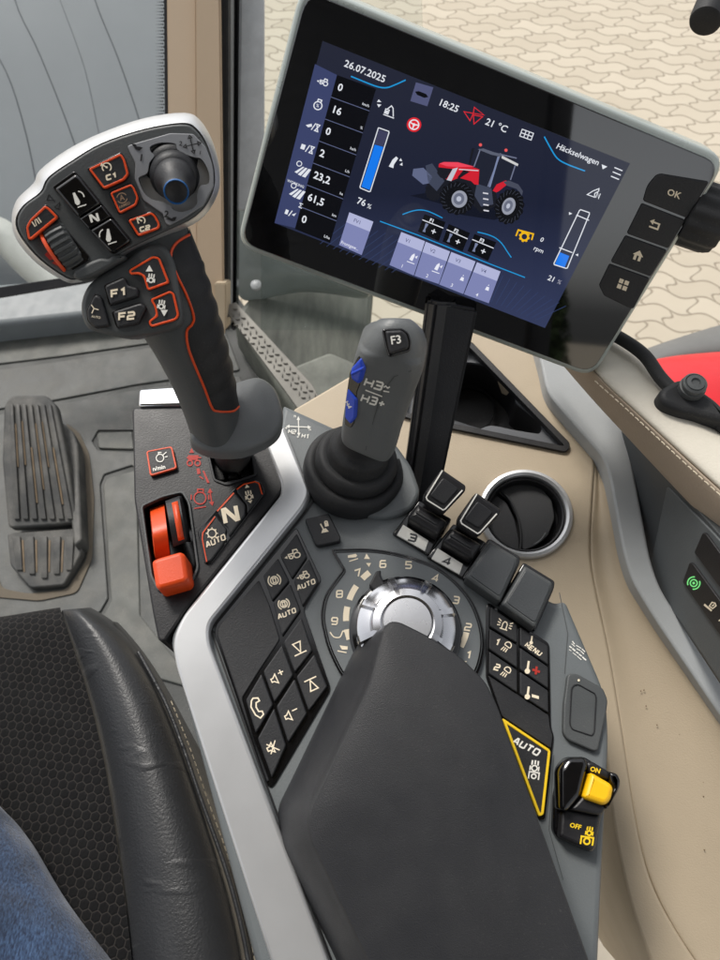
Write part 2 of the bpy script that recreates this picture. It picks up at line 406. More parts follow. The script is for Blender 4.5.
# n/min button
def button(pl,poly,h,hb,r=3,m=M_key,parent=con,rim=None,rimw=1.6,bev=0.0009,name='button',label=None,crown=0):
    b=slab(name,pl,poly,h,hb,m,parent,r=r,bev=bev,label=label,crown=crown)
    if rim:
        obj('rim',ring_bm(pl,poly,rimw,h+0.0003,h-0.0012,r),rim,b)
    return b
def shrink(poly,k):
    cx=sum(a for a,b in poly)/len(poly); cy=sum(b for a,b in poly)/len(poly)
    return [(cx+(a-cx)*k,cy+(b-cy)*k) for a,b in poly]
nb=button(K,[(146,451),(172,446),(177,468),(150,476)],0.004,0,3,rim=M_orange)
I=Ink(K,0.0045); I.icon(160,458,5,0,[('c',0,0,.75),('l',[(.6,.6),(1.3,1.2)]),('l',[(1.0,.2),(1.5,.3)]),('l',[(-.3,.75),(-.3,1.1),(.3,1.1)])],1.0); I.text('n/min',153,471,4,-12,0.03); I.done('symbol',M_white,nb)
# neutral keypad (three keys in an orange edged field)
NP=Z(120,400,3.6,[(278,472),(412,318),(440,298),(492,288),(512,300),(522,335),(328,590),(305,592)])
slab('key_surround',K,NP,0.002,-0.001,M_gloss,con,r=4,bev=0.0006)
k1=Z(120,400,3.6,[(286,478),(343,412),(385,465),(372,520),(325,580),(307,585)])
k2=Z(120,400,3.6,[(349,405),(412,332),(452,378),(450,415),(392,492),(388,462)])
k3=Z(120,400,3.6,[(418,326),(442,306),(488,296),(505,306),(514,334),(458,408),(456,376)])
a=button(K,k1,0.004,0.001,2); I=Ink(K,0.0045)
I.icon(*Z(120,400,3.6,[(331,480)])[0],5.2,0,[('c',0,0,.8)]+[('l',[(math.cos(t*.785)*.8,math.sin(t*.785)*.8),(math.cos(t*.785)*1.15,math.sin(t*.785)*1.15)]) for t in range(8)],1.2)
I.sq('AUTO',*Z(120,400,3.6,[(344,507)])[0],5,-24,1.3,0.75,gap=.35); I.done('symbol',M_cream,a)
a=button(K,k2,0.004,0.001,2); I=Ink(K,0.0045); I.sq('N',*Z(120,400,3.6,[(398,412)])[0],13,-20,4.2,1.0); I.done('lettering',M_cream,a)
a=button(K,k3,0.004,0.001,2); I=Ink(K,0.0045)
TRF=[('f',[(-.45,.45),(-.25,.45),(-.25,-.1),(-.45,-.1)]),('f',[(-.1,.5),(.1,.5),(.1,0),(-.1,0)]),('f',[(.25,.45),(.45,.45),(.45,-.1),(.25,-.1)]),('c',-.0,-.45,.32),('l',[(-.5,-.2),(-.5,-.75)]),('l',[(.5,-.2),(.5,-.75)])]
x,y=Z(120,400,3.6,[(463,338)])[0]
I.icon(x,y,7,-12,TRF+[('f',[(0,1.4),(.35,.9),(-.35,.9)]),('f',[(0,-1.4),(.35,-.95),(-.35,-.95)])],1.2); I.done('symbol',M_cream,a)
I=Ink(K,0.0046); I.line(Z(120,400,3.6,[(312,582),(296,500),(298,478),(342,420)]),1.2); I.line(Z(120,400,3.6,[(350,400),(410,334)]),1.5); I.line(Z(120,400,3.6,[(420,322),(445,304),(486,294),(500,300),(512,340)]),1.2)
I.done('key_outline',M_orange,con)
# H2/H1 shift pattern print
I=Ink(K,0.0004); x0,y0=280,300
def a_(pts): return Z(280,300,3.6,pts)
I.line(a_([(66,425),(68,485)]),1.1); I.line(a_([(30,455),(105,458)]),1.1)
for t in ([(66,418),(60,432),(72,432)],[(68,492),(62,478),(74,478)],[(22,455),(34,448),(34,462)],[(112,458),(100,451),(100,465)]): I.tri(a_(t))
I.sq('H2',*a_([(44,474)])[0],3.6,8,1.0,0.8,.1,.35); I.sq('H1',*a_([(92,490)])[0],3.6,8,1.0,0.8,.1,.35)
I.text('+',*a_([(18,466)])[0],3,0,.03); I.text('+',*a_([(60,498)])[0],3,0,.03)
I.text('n',*a_([(50,422)])[0],3,0,.03); I.text('n',*a_([(104,470)])[0],3,0,.03)
I.done('shift_pattern',M_white,con)
# ---- lock button
lb=[(306,519),(329,513.5),(341,533),(340,542),(318,546),(314,543)]
lb=Z(200,500,3.2,[(335,60),(412,42),(450,118),(448,132),(378,147),(368,140)])
a=button(K,lb,0.005,0,2.4,name='lock_button'); I=Ink(K,0.0052)
I.icon(*Z(200,500,3.2,[(397,88)])[0],5.5,-12,[('f',[(-.7,-.9),(.7,-.9),(.3,-.2),(-.3,-.2)]),('l',[(-.2,-.2),(-.5,.8)]),('f',[(.2,.1),(.9,.1),(.9,.8),(.2,.8)]),('a',.55,.8,.25,0,180)],1.3); I.done('symbol',M_cream,a)
# ---- left keypad
z1=lambda p: Z(200,500,3.2,p)
kp=z1([(308,92),(388,258),(330,352),(418,604),(240,905),(228,917),(214,908),(48,432),(52,402)])
slab('keypad_surround',K,shrink(kp,1.012),0.0012,-0.001,M_gloss,con,r=[4,4,5,5,4,4,5,6,6],bev=0.0005)
blank=z1([(188,254),(222,334),(256,446),(190,545),(134,634),(172,762),(222,898),(214,903),(54,430),(60,406)])
slab('blank_field',K,blank,0.0022,0,M_key,con,r=3,bev=0.0006)
def g(poly): return shrink(z1(poly),0.955)
keys=[('key',[(310,102),(345,180),(294,254),(254,176)],'tr'),('key',[(349,184),(382,260),(328,344),(298,258)],'tra'),
('key',[(250,182),(288,258),(230,326),(200,242)],'br'),('key',[(290,264),(324,352),(262,440),(232,328)],'bra'),
('key',[(325,370),(362,482),(303,556),(265,454)],'t1'),('key',[(263,458),(301,560),(238,652),(200,548)],'vp'),
('key',[(197,550),(236,655),(178,752),(144,640)],'ph'),('key',[(366,488),(410,598),(348,680),(306,565)],'t2'),
('key',[(303,566),(345,684),(282,782),(242,660)],'vm'),('key',[(237,660),(278,786),(230,895),(182,762)],'mu')]
SPK=[('p',[(-.9,.3),(-.5,.3),(.1,.85),(.1,-.85),(-.5,-.3),(-.9,-.3)])]
BR=[('c',0,0,.62),('a',0,0,1.0,125,235),('a',0,0,1.0,-55,55),('p',[(-.22,.35),(.22,.35),(.22,-.35),(-.22,-.35)])]
TRL=[('c',-.5,-.35,.28),('c',.5,-.2,.5),('l',[(-.85,-.2),(-.85,.25),(-.05,.3),(.0,.9),(.6,.9),(.75,.45)]),('f',[(-1.6,-.2),(-1.1,.1),(-1.1,-.5)])]
cen={'tr':(300,175),'tra':(333,245),'br':(238,257),'bra':(268,336),'t1':(317,473),'vp':(250,572),'ph':(183,665),'t2':(358,592),'vm':(294,690),'mu':(232,792)}
for nm,poly,kk in keys:
    o=slab(nm,K,g(poly),0.0042,0.001,M_key,con,r=2.2,bev=0.0009); I=Ink(K,0.0044); x,y=z1([cen[kk]])[0]
    if kk=='tr': I.icon(x,y,5.2,-14,TRL,1.3,1.2)
    elif kk=='tra': I.icon(x,y-1,4.2,-14,TRL,1.2,1.2); I.sq('AUTO',x+2,y+8,4.2,-22,1.2,0.8,gap=.4)
    elif kk=='br': I.icon(x,y,6.3,-14,BR,1.2)
    elif kk=='bra': I.icon(x,y-1,5.6,-14,BR,1.2); I.sq('AUTO',x+3,y+8.5,4.2,-22,1.2,0.8,gap=.4)
    elif kk=='t1': I.icon(x,y,7.5,-25,[('p',[(-.6,.75),(.5,.75),(-.05,-.6)]),('l',[(-1,-.75),(.75,-.75)])],1.3)
    elif kk=='t2': I.icon(x,y,7.5,-25,[('p',[(-.5,-.7),(.6,-.7),(.05,.65)]),('l',[(-.75,.8),(1,.8)])],1.3)
    elif kk=='vp': I.icon(x-2,y,5.6,-25,SPK+[('l',[(.7,.7),(1.7,.7)]),('l',[(1.2,.2),(1.2,1.2)])],1.2)
    elif kk=='vm': I.icon(x-2,y,5.6,-25,SPK+[('l',[(.7,.6),(1.7,.6)])],1.2)
    elif kk=='mu': I.icon(x,y,6,-25,SPK+[('l',[(.9,.9),(-.7,-.9)]),('l',[(-.7,.9),(.9,-.9)])],1.2)
    elif kk=='ph': I.icon(x,y,11,-30,[('p',[(.1,.95),(.5,.75),(.5,.45),(.15,.45),(-.05,.1),(-.05,-.35),(.25,-.5),(.2,-.8),(-.2,-.95),(-.45,-.5),(-.45,.35),(-.15,.8)])],1.4)
    I.done('symbol',M_cream,o)
# ---- dial scale
sc=[(332,550),(367,549),(391,552),(414,558),(438,567),(459,584),(474,604),(482,627),(484,646),(479,670),(466,690),(430,710),(380,705),(343,678),(328,648),(321,617),(325,596),(334,583),(344,570)]
sc=rnd(sc,[3]+[12]*15+[10,5,3],5)
slab('dial_scale_edge',K,sc,0.0022,-0.001,M_gloss,con,r=0,bev=0.0006)
slab('dial_scale',K,shrink(sc,0.99),0.0028,0.001,M_body2,con,r=0,bev=0.0004)
obj('scale_rim',ring_bm(K,shrink(sc,0.98),1.3,0.0034,0.001,0),M_gloss,con)
obj('scale_rim',ring_bm(K,shrink(sc,1.015),1.4,0.0036,-0.001,0),M_gloss,con)
I=Ink(K,0.0030)
for ch,x,y,an in (('5',408.6,565,3),('4',435.5,578,8),('3',456,600,8),('2',468,627,8),('1',469,655,6),('6',383,564,0),('7',358,573,-18),('8',339.5,594,-3),('9',334.5,621,3)):
    I.sq(ch,x,y,6.6,an,1.5,0.85,0.08)
def arcseg(c,r,w,a0,a1,asp=1.0):
    o=[];i=[]
    for t in range(7):
        a=math.radians(a0+(a1-a0)*t/6); o.append((c[0]+(r+w/2)*math.cos(a),c[1]-(r+w/2)*asp*math.sin(a))); i.append((c[0]+(r-w/2)*math.cos(a),c[1]-(r-w/2)*asp*math.sin(a)))
    return o+i[::-1]
DC=(407,619)
for a0,a1 in ((168,182),(146,161),(128,137),(190,200),(-28,-13)): I.tri(arcseg(DC,61,6,a0,a1,0.97))
I.icon(353,558,5,-5,[('f',[(-1,.6),(.6,.8),(.9,.4),(.6,.1),(-1,.1)]),('l',[(-.8,-.6),(1,-.2)])],1.1)
I.tri([(364,559),(370,559),(366.5,553.5)]); I.tri([(366,563),(371,563),(369,567)])
I.line(crsd([(330,632),(334,637),(340,637),(343,631),(346,634),(347,640)],4),1.2); I.icon(343,649,4.5,20,[('f',[(-1,.5),(.8,.9),(1,.2),(-.2,-.2)]),('l',[(-1,-.8),(1,-.5)])],1.1)
I.text('rabbit' if 0 else '~',455,660,6,10,.03); I.icon(463,662,4,10,[('f',[(-1,.2),(1,.4),(.6,-.1),(-.8,-.3)])],1)
I.done('scale_marking',M_cream,con)
# ---- right keypad
z4=lambda p: Z(460,580,3.2,p)
rk=z4([(92,74),(286,205),(291,470),(301,498),(271,762),(253,768),(84,312),(84,92)])
slab('keypad_surround',K,shrink(rk,1.01),0.0012,-0.001,M_gloss,con,r=[4,4,4,4,3,3,4,5],bev=0.0005)
slab('blank_field',K,z4([(90,304),(188,368),(284,432),(288,470),(297,498),(292,540),(135,436)]),0.0022,0,M_key,con,r=2,bev=0.0005)
RK=[([(96,82),(185,144),(185,204),(94,149)],'be'),([(93,153),(185,208),(185,284),(91,221)],'l1'),([(91,225),(185,288),(185,363),(91,300)],'l2'),
([(190,147),(283,211),(284,274),(190,209)],'me'),([(190,213),(284,278),(284,350),(190,286)],'tp'),([(190,290),(284,354),(285,428),(190,366)],'tm')]
cen={'be':(143,145),'l1':(140,212),'l2':(138,292),'me':(232,212),'tp':(230,280),'tm':(230,362)}
TH=[('f',[(-.18,1.1),(.18,1.1),(.18,-.3),(-.18,-.3)]),('d',0,-.6,.45)]
LAMP=[('a',.15,.25,.6,-40,190),('l',[(.6,-.15),(-.45,.15)]),('l',[(-.4,-.25),(-.75,-1)]),('l',[(-.05,-.3),(-.3,-1.05)]),('l',[(.3,-.35),(.15,-1.1)])]
for poly,kk in RK:
    o=slab('key',K,shrink(z4(poly),0.97),0.0042,0.001,M_key,con,r=1.8,bev=0.0008); I=Ink(K,0.0044); x,y=z4([cen[kk]])[0]
    if kk=='be': I.icon(x,y,5,18,[('l',[(-.45,-.7),(-.45,.3),(-.2,.7),(.2,.7),(.45,.3),(.45,-.7)]),('l',[(-.8,-.8),(.8,-.8)])]+[('l',[(s*.9,v),(s*1.5,v*1.6)]) for s in (-1,1) for v in (-.2,.2,.6)],1.1)
    elif kk in('l1','l2'): I.sq(kk[1],x-6,y-4,5.5,14,1.5,.8); I.icon(x+3,y,5.5,22,LAMP,1.1)
    elif kk=='me': I.icon(x-1,y-6,4,8,TH,1); I.sq('MENU',x+1,y+3,4,33,1.1,0.8,gap=.4)
    else:
        I.icon(x-4,y,6,8,TH,1)
        if kk=='tm': I.tri([(x+0,y+1),(x+7,y+3),(x+7,y+6),(x+0,y+4)])
    I.done('symbol',M_cream,o)
    if kk=='tp':
        J=Ink(K,0.0046); J.line([(x+.5,y+2),(x+8,y+4.5)],2.2); J.line([(x+4.8,y-1),(x+3.8,y+7)],2.2); J.done('plus_mark',M_red,o)
# yellow auto key
ya=z4([(134,440),(291,545),(268,752),(252,757)])
o=slab('auto_key',K,shrink(ya,.99),0.0045,0.001,M_key,con,r=3,bev=0.0008); obj('rim',ring_bm(K,ya,2.6,0.0050,0.001,3),M_yprint,o)
I=Ink(K,0.0047); I.sq('AUTO',*z4([(213,533)])[0],6,28,1.7,.85,gap=.4)
x,y=z4([(240,590)])[0]; I.icon(x,y,8.5,8,TRF,1.4); x,y=z4([(236,628)])[0]; I.icon(x,y,5,8,[('c',0,0,.45),('l',[(-1,-.6),(-1,.8),(1,.8),(1,-.6)])],1.4); I.done('symbol',M_white,o)
# blank socket cover and warning text on the wing
wc=z4([(345,300),(372,298),(458,345),(474,385),(468,430),(442,545),(428,548),(345,512),(330,490),(332,400)])
o=slab('socket_cover',K,wc,0.004,-0.001,M_body,con,r=4,bev=0.001)
obj('inner_seam',ring_bm(K,z4([(366,333),(380,332),(434,362),(438,375),(432,485),(424,500),(358,478),(350,460),(356,345)]),1.0,0.0048,0.0035,4),M_key,o)
I=Ink(K,0.0046); I.icon(*z4([(380,321)])[0],1.2,0,[('d',0,0,1)]); I.done('indicator',M_cream,o)
I=Ink(K,0.0004)
wt=lambda p: Z(560,630,18,p)
for l,w_ in (([(222,200),(262,255)],1.0),([(290,275),(380,330)],.9),([(392,338),(450,395)],1.0),([(208,245),(268,300)],.8),([(300,335),(365,372)],.9),([(375,380),(432,435)],.9),
    ([(170,290),(212,325)],1.3),([(222,332),(275,378)],1.4),([(290,392),(335,425)],1.2),([(345,435),(392,475)],1.3),([(402,485),(470,545)],1.3),([(162,350),(205,378)],.7),([(230,408),(300,462)],.7),([(308,468),(385,538)],.8)): I.line(wt(l),w_)
I.done('warning_text',M_white,con)
wing=Ink(K,0.0003); wing.line(z4([(318,40),(345,170),(335,300)]),0.8); wing.line(z4([(300,560),(285,800),(330,960)]),0.8); wing.done('panel_joint',M_body,con)

# ================= rotary knob
kc=K.hit(405,632,0.002); kn=thing('rotary_knob','silver faceted rotary speed dial on the numbered scale, half under the armrest lid','dial knob',kc)
mp=K.mpp(409,634)
R=49.8*mp
def scal(a,r,h):
    t=(a/(2*math.pi)*8)%1.0; s=1.0 if 0.12<t<0.88 else 0.0
    if 0.70*R<r<0.965*R and h>0.016: return r,h-0.0048*s
    if r>=0.965*R and h>0.004: return r*(1-0.055*s),h-(0.002*s if h>.017 else 0)
    return r,h
obj('skirt',lathe_bm(kc,K.n,[(R*1.12,-0.001),(R*1.12,0.004),(R*1.06,0.0055),(R*.9,0.0056)],64),M_gloss,kn)
prof=[(R*.97,0.004),(R*1.0,0.006),(R*1.0,0.016),(R*.985,0.0195),(R*.96,0.0215),(R*.94,0.0222),(R*.75,0.0255),(R*.715,0.026),(R*.66,0.0275),(R*.52,0.0286),(R*.49,0.0283),(R*.48,0.026),(R*.47,0.026)]
obj('grip_ring',lathe_bm(kc,K.n,prof,192,scal,u0=RT*0.9+UP*.3),mat('knob_silver',(200,200,203),0.2,metal=1.0,var=.03,rvar=.03),kn,smooth=28)
obj('cap',lathe_bm(kc,K.n,[(R*.465,0.0275),(R*.465,0.0292),(R*.45,0.0302),(R*.3,0.0306),(R*.05,0.0308)],64),mat('brushed_cap',(192,193,196),0.28,metal=0.6,var=0.03),kn)
pz=[(369,585),(376,571),(381,570),(381,576),(388,590),(380,596)]
slab('pointer',K,pz,0.012,0.004,M_black,kn,r=1.5,bev=0.001)

# ================= armrest lid
top=[(390,621),(400,622),(430,637),(461,657),(486,682),(497,705),(588,958),(640,1110),(430,1110),(368,962),(309,838),(307,815),(318,792),(369,684),(383,628)]
base=[(372,636),(402,628),(428,640),(457,661),(480,688),(490,712),(578,960),(625,1110),(395,1110),(337,962),(281,846),(277,808),(292,778),(339,680),(356,645)]
def ringpx(pl,h,poly,r): 
    q=[pl.t2(pl.hit(x,y,h)) for x,y in poly]; mp=pl.mpp(400,800); q=rnd(q,r*mp,4); return q
hT=0.040
T_=ringpx(K,hT,top,9); B_=ringpx(K,0.002,base,9); rings=[]
mix=lambda s:[(a[0]+(b[0]-a[0])*s,a[1]+(b[1]-a[1])*s) for a,b in zip(B_,T_)]
rings.append([K.t3(u,v,0.0005) for u,v in B_])
for s,h in ((0.10,0.008),(0.45,0.022),(0.80,0.033),(0.95,0.0372)): rings.append([K.t3(u,v,h) for u,v in mix(s)])
rings.append([K.t3(u,v,hT-0.0006) for u,v in T_])
rings.append([K.t3(u,v,hT+.0001) for u,v in inset(T_,.0009)]); rings.append([K.t3(u,v,hT+.0002) for u,v in inset(T_,.0022)])
cu=sum(u for u,v in T_)/len(T_); cv=sum(v for u,v in T_)/len(T_)
for s_,h_ in ((.9,.0006),(.7,.0012),(.45,.0018),(.2,.002)): rings.append([K.t3(cu+(u-cu)*s_,cv+(v-cv)*s_,hT+h_) for u,v in T_])
lo_=obj('armrest_lid',loft_bm(rings),M_lid,con,smooth=30,label='dark grey soft armrest lid tapering to a point over the silver dial')

# ================= throttle slider
TH_=thing('hand_throttle','bright orange hand throttle slider in its slot on the black side panel','throttle lever',K.hit(170,550,-0.02))
arc=[]
for i in range(13):
    t=i/12; x=150+ t*6+ 0; y=509+t*52; h=-0.004+0.016*math.sin(math.pi*min(1,t*1.05))
    arc.append((x,y,h))
rows=[[K.hit(x-1+0,y,h-0.006),K.hit(x,y,h),K.hit(x+14,y-5,h),K.hit(x+15,y-5,h-0.006)] for x,y,h in arc]
obj('arched_arm',patch_bm(rows),M_orange,TH_,solid=0.002)
ra=[[K.hit(x+15,y-6,h-0.004),K.hit(x+15.5,y-6,h+0.002),K.hit(x+29,y-11,h+0.001),K.hit(x+33,y-11,h-0.008)] for x,y,h in [(150+i/12*8,507+i/12*46,-0.002+0.014*math.sin(math.pi*(0.2+0.7*i/12))) for i in range(13)]]
fr=obj('friction_arch',patch_bm(ra),M_key,TH_,solid=0.002)
rb=[[K.hit(x+21,y-8,h+0.0025),K.hit(x+27,y-10,h+0.0022)] for x,y,h in [(150+i/12*8,507+i/12*46,-0.002+0.014*math.sin(math.pi*(0.2+0.7*i/12))) for i in range(1,12)]]
obj('orange_stripe',patch_bm(rb),M_orange,fr,solid=0.0006)
slab('knob',K,Z(120,400,3.6,[(112,578),(135,567),(218,543),(234,556),(246,640),(236,655),(140,682),(126,670)]),0.020,-0.002,M_orange,TH_,r=4,bev=0.003)

# ================= spool levers 3,4 and blanking covers
z3=lambda p: Z(390,440,3.43,p)
def spool(num,dx,dy,label):
    t=thing('spool_lever',label,'finger lever',K.hit(420+dx,530+dy),'paddle levers and covers beside the dial')
    f=lambda p:[(a+dx,b+dy) for a,b in z3(p)]
    slab('guide',K,f([(100,205),(212,270),(130,395),(8,320)]),0.003,-0.02,M_gloss,t,r=2,bev=0.001)
    slab('stem',K,f([(95,215),(200,275),(165,325),(60,262)]),0.016,0.0,M_black,t,r=3,bev=0.004)
    sl=bmesh.new(); slab_bm(K,f([(92,240),(165,284),(160,292),(87,248)]),0.0168,0.014,1,0.0003,bm=sl); obj('groove_rib',sl,M_key,t)
    hd=[(178,98),(262,156),(258,176),(188,250),(172,246),(116,206),(120,180)]
    n2=(K.n+UP*-0.25).normalized()
    pc=f([(185,170)])[0]; HP=Pl(pc[0],pc[1],(K.hit(*pc,0.03)-C).dot(FW),n2)
    h=slab('paddle',HP,f(hd),0.0,-0.014,M_black,t,r=2.5,bev=0.002,crown=0.0)
    I=Ink(HP,0.0003); I.line(f([(180,104),(124,196),(128,206),(182,240),(190,236),(248,172)]),1.3); I.done('silver_edge',M_white,h)
    slab('thumb_pad',HP,f([(182,128),(236,166),(186,222),(136,190)]),0.0012,-0.001,M_key,h,r=3,bev=0.0008)
    pp=slab('number_plate',K,f([(45,290),(132,345),(120,380),(24,325)]),0.0045,0,M_white,t,r=0.6,bev=0.0002)
    I=Ink(K,0.0047); I.sq(num,*f([(77,335)])[0],6.5,15,1.8,1.1,0.1); I.done('numeral',M_gloss,pp)
    return t
spool('3',0,0,'black paddle lever with a silver edge standing behind the white 3 plate')
spool('4',34.5,23.5,'black paddle lever with a silver edge standing behind the white 4 plate')
def cover(poly,label):
    t=thing('blanking_cover',label,'blank cover',K.hit(*poly[0]),'paddle levers and covers beside the dial')
    slab('cover_foot',K,shrink(poly,1.10),0.004,-0.01,M_gloss,t,r=3,bev=0.001)
    slab('cover_top',K,poly,0.014,0.0,M_body,t,r=3,bev=0.002)
    slab('face_panel',K,shrink(poly,0.84),0.0146,0.013,M_dark,t,r=3,bev=0.0004)
cover(z3([(342,345),(440,403),(438,425),(378,555),(258,470)]),'grey slotless blank cover directly right of the 4 lever')
cover(z3([(462,428),(560,488),(556,512),(498,645),(382,562)]),'grey blank cover at the right end of the lever row')

# ================= on/off rocker
RS=thing('pto_switch','black guarded ON and OFF rocker switch with a yellow button at the console edge','rocker switch',K.hit(588,806))
z=z4
hs=z([(330,572),(345,565),(400,565),(470,610),(505,618),(516,640),(512,670),(456,750),(434,862),(420,872),(312,826),(298,800),(302,690)])
slab('housing',K,hs,0.006,-0.01,M_gloss,RS,r=4,bev=0.002)
slab('base_block',K,z([(325,740),(345,730),(450,752),(430,862),(418,866),(318,822)]),0.012,0.004,M_black,RS,r=3,bev=0.002)
slab('side_guard',K,z([(345,566),(402,566),(412,590),(398,645),(388,690),(345,740),(322,735),(322,600)]),0.020,0.004,M_gloss,RS,r=5,bev=0.003)
slab('side_guard',K,z([(478,612),(504,618),(516,642),(510,672),(474,735),(462,728),(492,665),(480,640)]),0.018,0.004,M_gloss,RS,r=3,bev=0.002)
slab('saddle',K,z([(392,690),(402,682),(470,722),(458,748),(440,752),(350,735)]),0.0165,0.004,M_black,RS,r=3,bev=0.002)
slab('top_plate',K,z([(405,580),(425,580),(478,612),(482,640),(415,618),(404,600)]),0.016,0.004,M_black,RS,r=3,bev=0.002)
slab('yellow_button',K,z([(420,616),(432,620),(486,652),(494,668),(486,705),(466,722),(402,700),(396,690)]),0.0215,0.006,M_yellow,RS,r=5,bev=0.003)
I=Ink(K,0.0163); I.text('ON',*z([(415,610)])[0],4.6,16,.03); I.done('lettering',M_yprint,RS)
I=Ink(K,0.0123); I.text('OFF',*z([(350,790)])[0],4.6,14,.03); x,y=z([(415,800)])[0]; I.icon(x,y,7,8,TRF,1.5); x,y=z([(406,836)])[0]; I.icon(x,y,6,8,[('c',0,0,.5),('l',[(-1,-.6),(-1,.7),(1,.7),(1,-.6)])],1.7); I.done('lettering',M_yprint,RS)
from mathutils.bvhtree import BVHTree
def proj(q):
    v=q-C; d=v.dot(FW); return (360+F*v.dot(RT)/d, 480-F*v.dot(UP)/d)
class Srf:
    """a modelled curved surface, for laying marks on it"""
    def __init__(s,o):
        me=o.data; off=ORG[o]; s.b=BVHTree.FromPolygons([v.co+off for v in me.vertices],[list(p.vertices) for p in me.polygons]); s.n=(C-off).normalized(); s.last=None; s.o=off
    def hit(s,x,y,h=0):
        l,n,i,d=s.b.ray_cast(C,ray(x,y).normalized())
        if l is None: l,n,i,d=s.b.find_nearest(C+ray(x,y)*((s.o-C).dot(FW)))
        if n.dot(C-l)<0: n=-n
        return l+n*h
    def mpp(s,x,y): return (s.hit(x,y)-C).dot(FW)/F
    def plane(s,x,y):
        l,n,i,d=s.b.ray_cast(C,ray(x,y).normalized())
        if n.dot(C-l)<0: n=-n
        return Pl(x,y,(l-C).dot(FW),n)
def interp(secs,k):
    out=[]; N=len(secs)
    for i in range(N-1):
        a,b,c_,d=[secs[max(0,min(N-1,j))] for j in (i-1,i,i+1,i+2)]
        for q in range(k):
            t=q/k; out.append(tuple(0.5*((2*B)+(C_-A)*t+(2*A-5*B+4*C_-D)*t*t+(3*B-A-3*C_+D)*t**3) for A,B,C_,D in zip(a,b,c_,d)))
    out.append(tuple(secs[-1])); return out
def inpoly(x,y,p):
    r=False; j=len(p)-1
    for i in range(len(p)):
        if (p[i][1]>y)!=(p[j][1]>y) and x<(p[j][0]-p[i][0])*(y-p[i][1])/(p[j][1]-p[i][1])+p[i][0]: r=not r
        j=i
    return r

# ================= cross-gate lever (H3)
XL=thing('gearshift_joystick','grey stubby joystick lettered H3 with blue side switches and a ribbed rubber boot','joystick',K.hit(355,487))
bc=K.hit(353,474,0.0); mp=K.mpp(355,487)
slab('base_collar',K,[(303,470),(325,445),(360,432),(395,442),(412,466),(421,492),(412,510),(385,518),(340,510),(312,495)],0.006,-0.002,M_body2,XL,r=8,bev=0.003)
ax=NC(.16,.55,.8); L_=.040; topc=bc+ax*L_; Rb=51*mp
obj('rubber_boot',lathe_bm(bc,ax,[(Rb*.96,-0.006),(Rb,0.003),(Rb*.98,0.010),(Rb*.90,0.013),(Rb*.82,0.0125),(Rb*.79,0.012),(Rb*.80,0.018),(Rb*.76,0.0225),(Rb*.68,0.024),(Rb*.60,0.0235),(Rb*.58,0.025),(Rb*.59,0.031),(Rb*.54,0.035),(Rb*.47,0.036),(Rb*.44,0.042),(Rb*.40,0.050)],64),M_rub,XL,smooth=60)
def z8(p): return Z(280,300,3.6,p)
def sec(L,R,d,th,pw): a,b=z8([L,R]); return (a[0],a[1],b[0],b[1],d,th,pw)
gs=interp([sec((238,478),(402,548),.470,.0135,.62),sec((232,450),(420,520),.466,.0155,.62),sec((240,370),(446,428),.455,.0175,.6),sec((262,250),(488,308),.440,.019,.58),sec((283,160),(520,225),.428,.0195,.6),sec((296,124),(526,165),.422,.019,.72),sec((322,92),(512,108),.418,.0165,.85),sec((362,68),(470,70),.417,.011,1)],8)
M_grip=mat('grip_grey',(96,99,100),.46,bump=.25,var=.05)
gs=[s_[:6]+((s_[6]*.72 if s_[6]<.7 else s_[6]),) for s_ in gs]
g_=obj('grip',sweep_bm(gs,96),M_grip,XL,smooth=60)
SG=Srf(g_)
fp=SG.plane(*z8([(420,150)])[0]); fp.n=(fp.n+NC(0,.1,1)).normalized(); fp.U=(RT-fp.n*RT.dot(fp.n)).normalized(); fp.V=fp.n.cross(fp.U)
slab('button_well',fp,z8([(366,106),(385,102),(440,100),(464,118),(474,150),(470,184),(392,206),(380,170)]),0.0010,-0.006,M_gloss,XL,r=3,bev=0.0008)
fb=slab('button',fp,z8([(378,110),(438,107),(456,122),(465,152),(462,176),(398,196),(388,165)]),0.0032,-0.002,M_key,XL,r=3,bev=0.0014)
I=Ink(fp,0.0034); I.text('F3',*z8([(399,160)])[0],8.2,-8,0.015); I.done('lettering',M_white,fb)
I=Ink(SG,0.0003)
I.sq('H3',*z8([(338,302)])[0],7.4,16,1.9,1.0,0.1); I.line(z8([(374,313),(381,308),(388,316),(396,311)]),1.3); I.line(z8([(372,326),(394,330)]),1.3)
I.line(z8([(308,323),(368,346)]),1.2); I.sq('H3+',*z8([(337,362)])[0],7.0,16,1.8,0.9,0.1)
I.done('lettering',M_white,XL)
I=Ink(SG,0.0002); I.line(z8([(308,540),(340,420),(368,330),(412,275),(470,255),(510,220)]),0.8); I.done('seam',M_body,XL)
sw=SG.plane(*z8([(268,330)])[0])
slab('switch_slot',SG.plane(*z8([(272,330)])[0]),z8([(282,200),(294,215),(290,300),(278,330),(268,440),(256,462),(232,450),(236,360),(250,262)]),0.0002,-0.004,M_gloss,XL,r=3,bev=0.0005)
pl1=SG.plane(*z8([(280,260)])[0])
slab('rocker_switch',pl1,z8([(251,248),(286,210),(300,250),(288,294),(278,306),(252,285)]),0.0016,-0.001,M_blue,XL,r=3,bev=0.002)
slab('ridge',pl1,z8([(253,262),(297,241),(299,252),(254,274)]),0.0026,0.001,M_blue,XL,r=1,bev=0.0008)
pl2=SG.plane(*z8([(256,375)])[0])
rs=slab('rocker_switch',pl2,z8([(243,318),(272,360),(268,425),(252,448),(232,425),(236,360)]),0.0014,-0.001,M_blue,XL,r=2,bev=0.001)
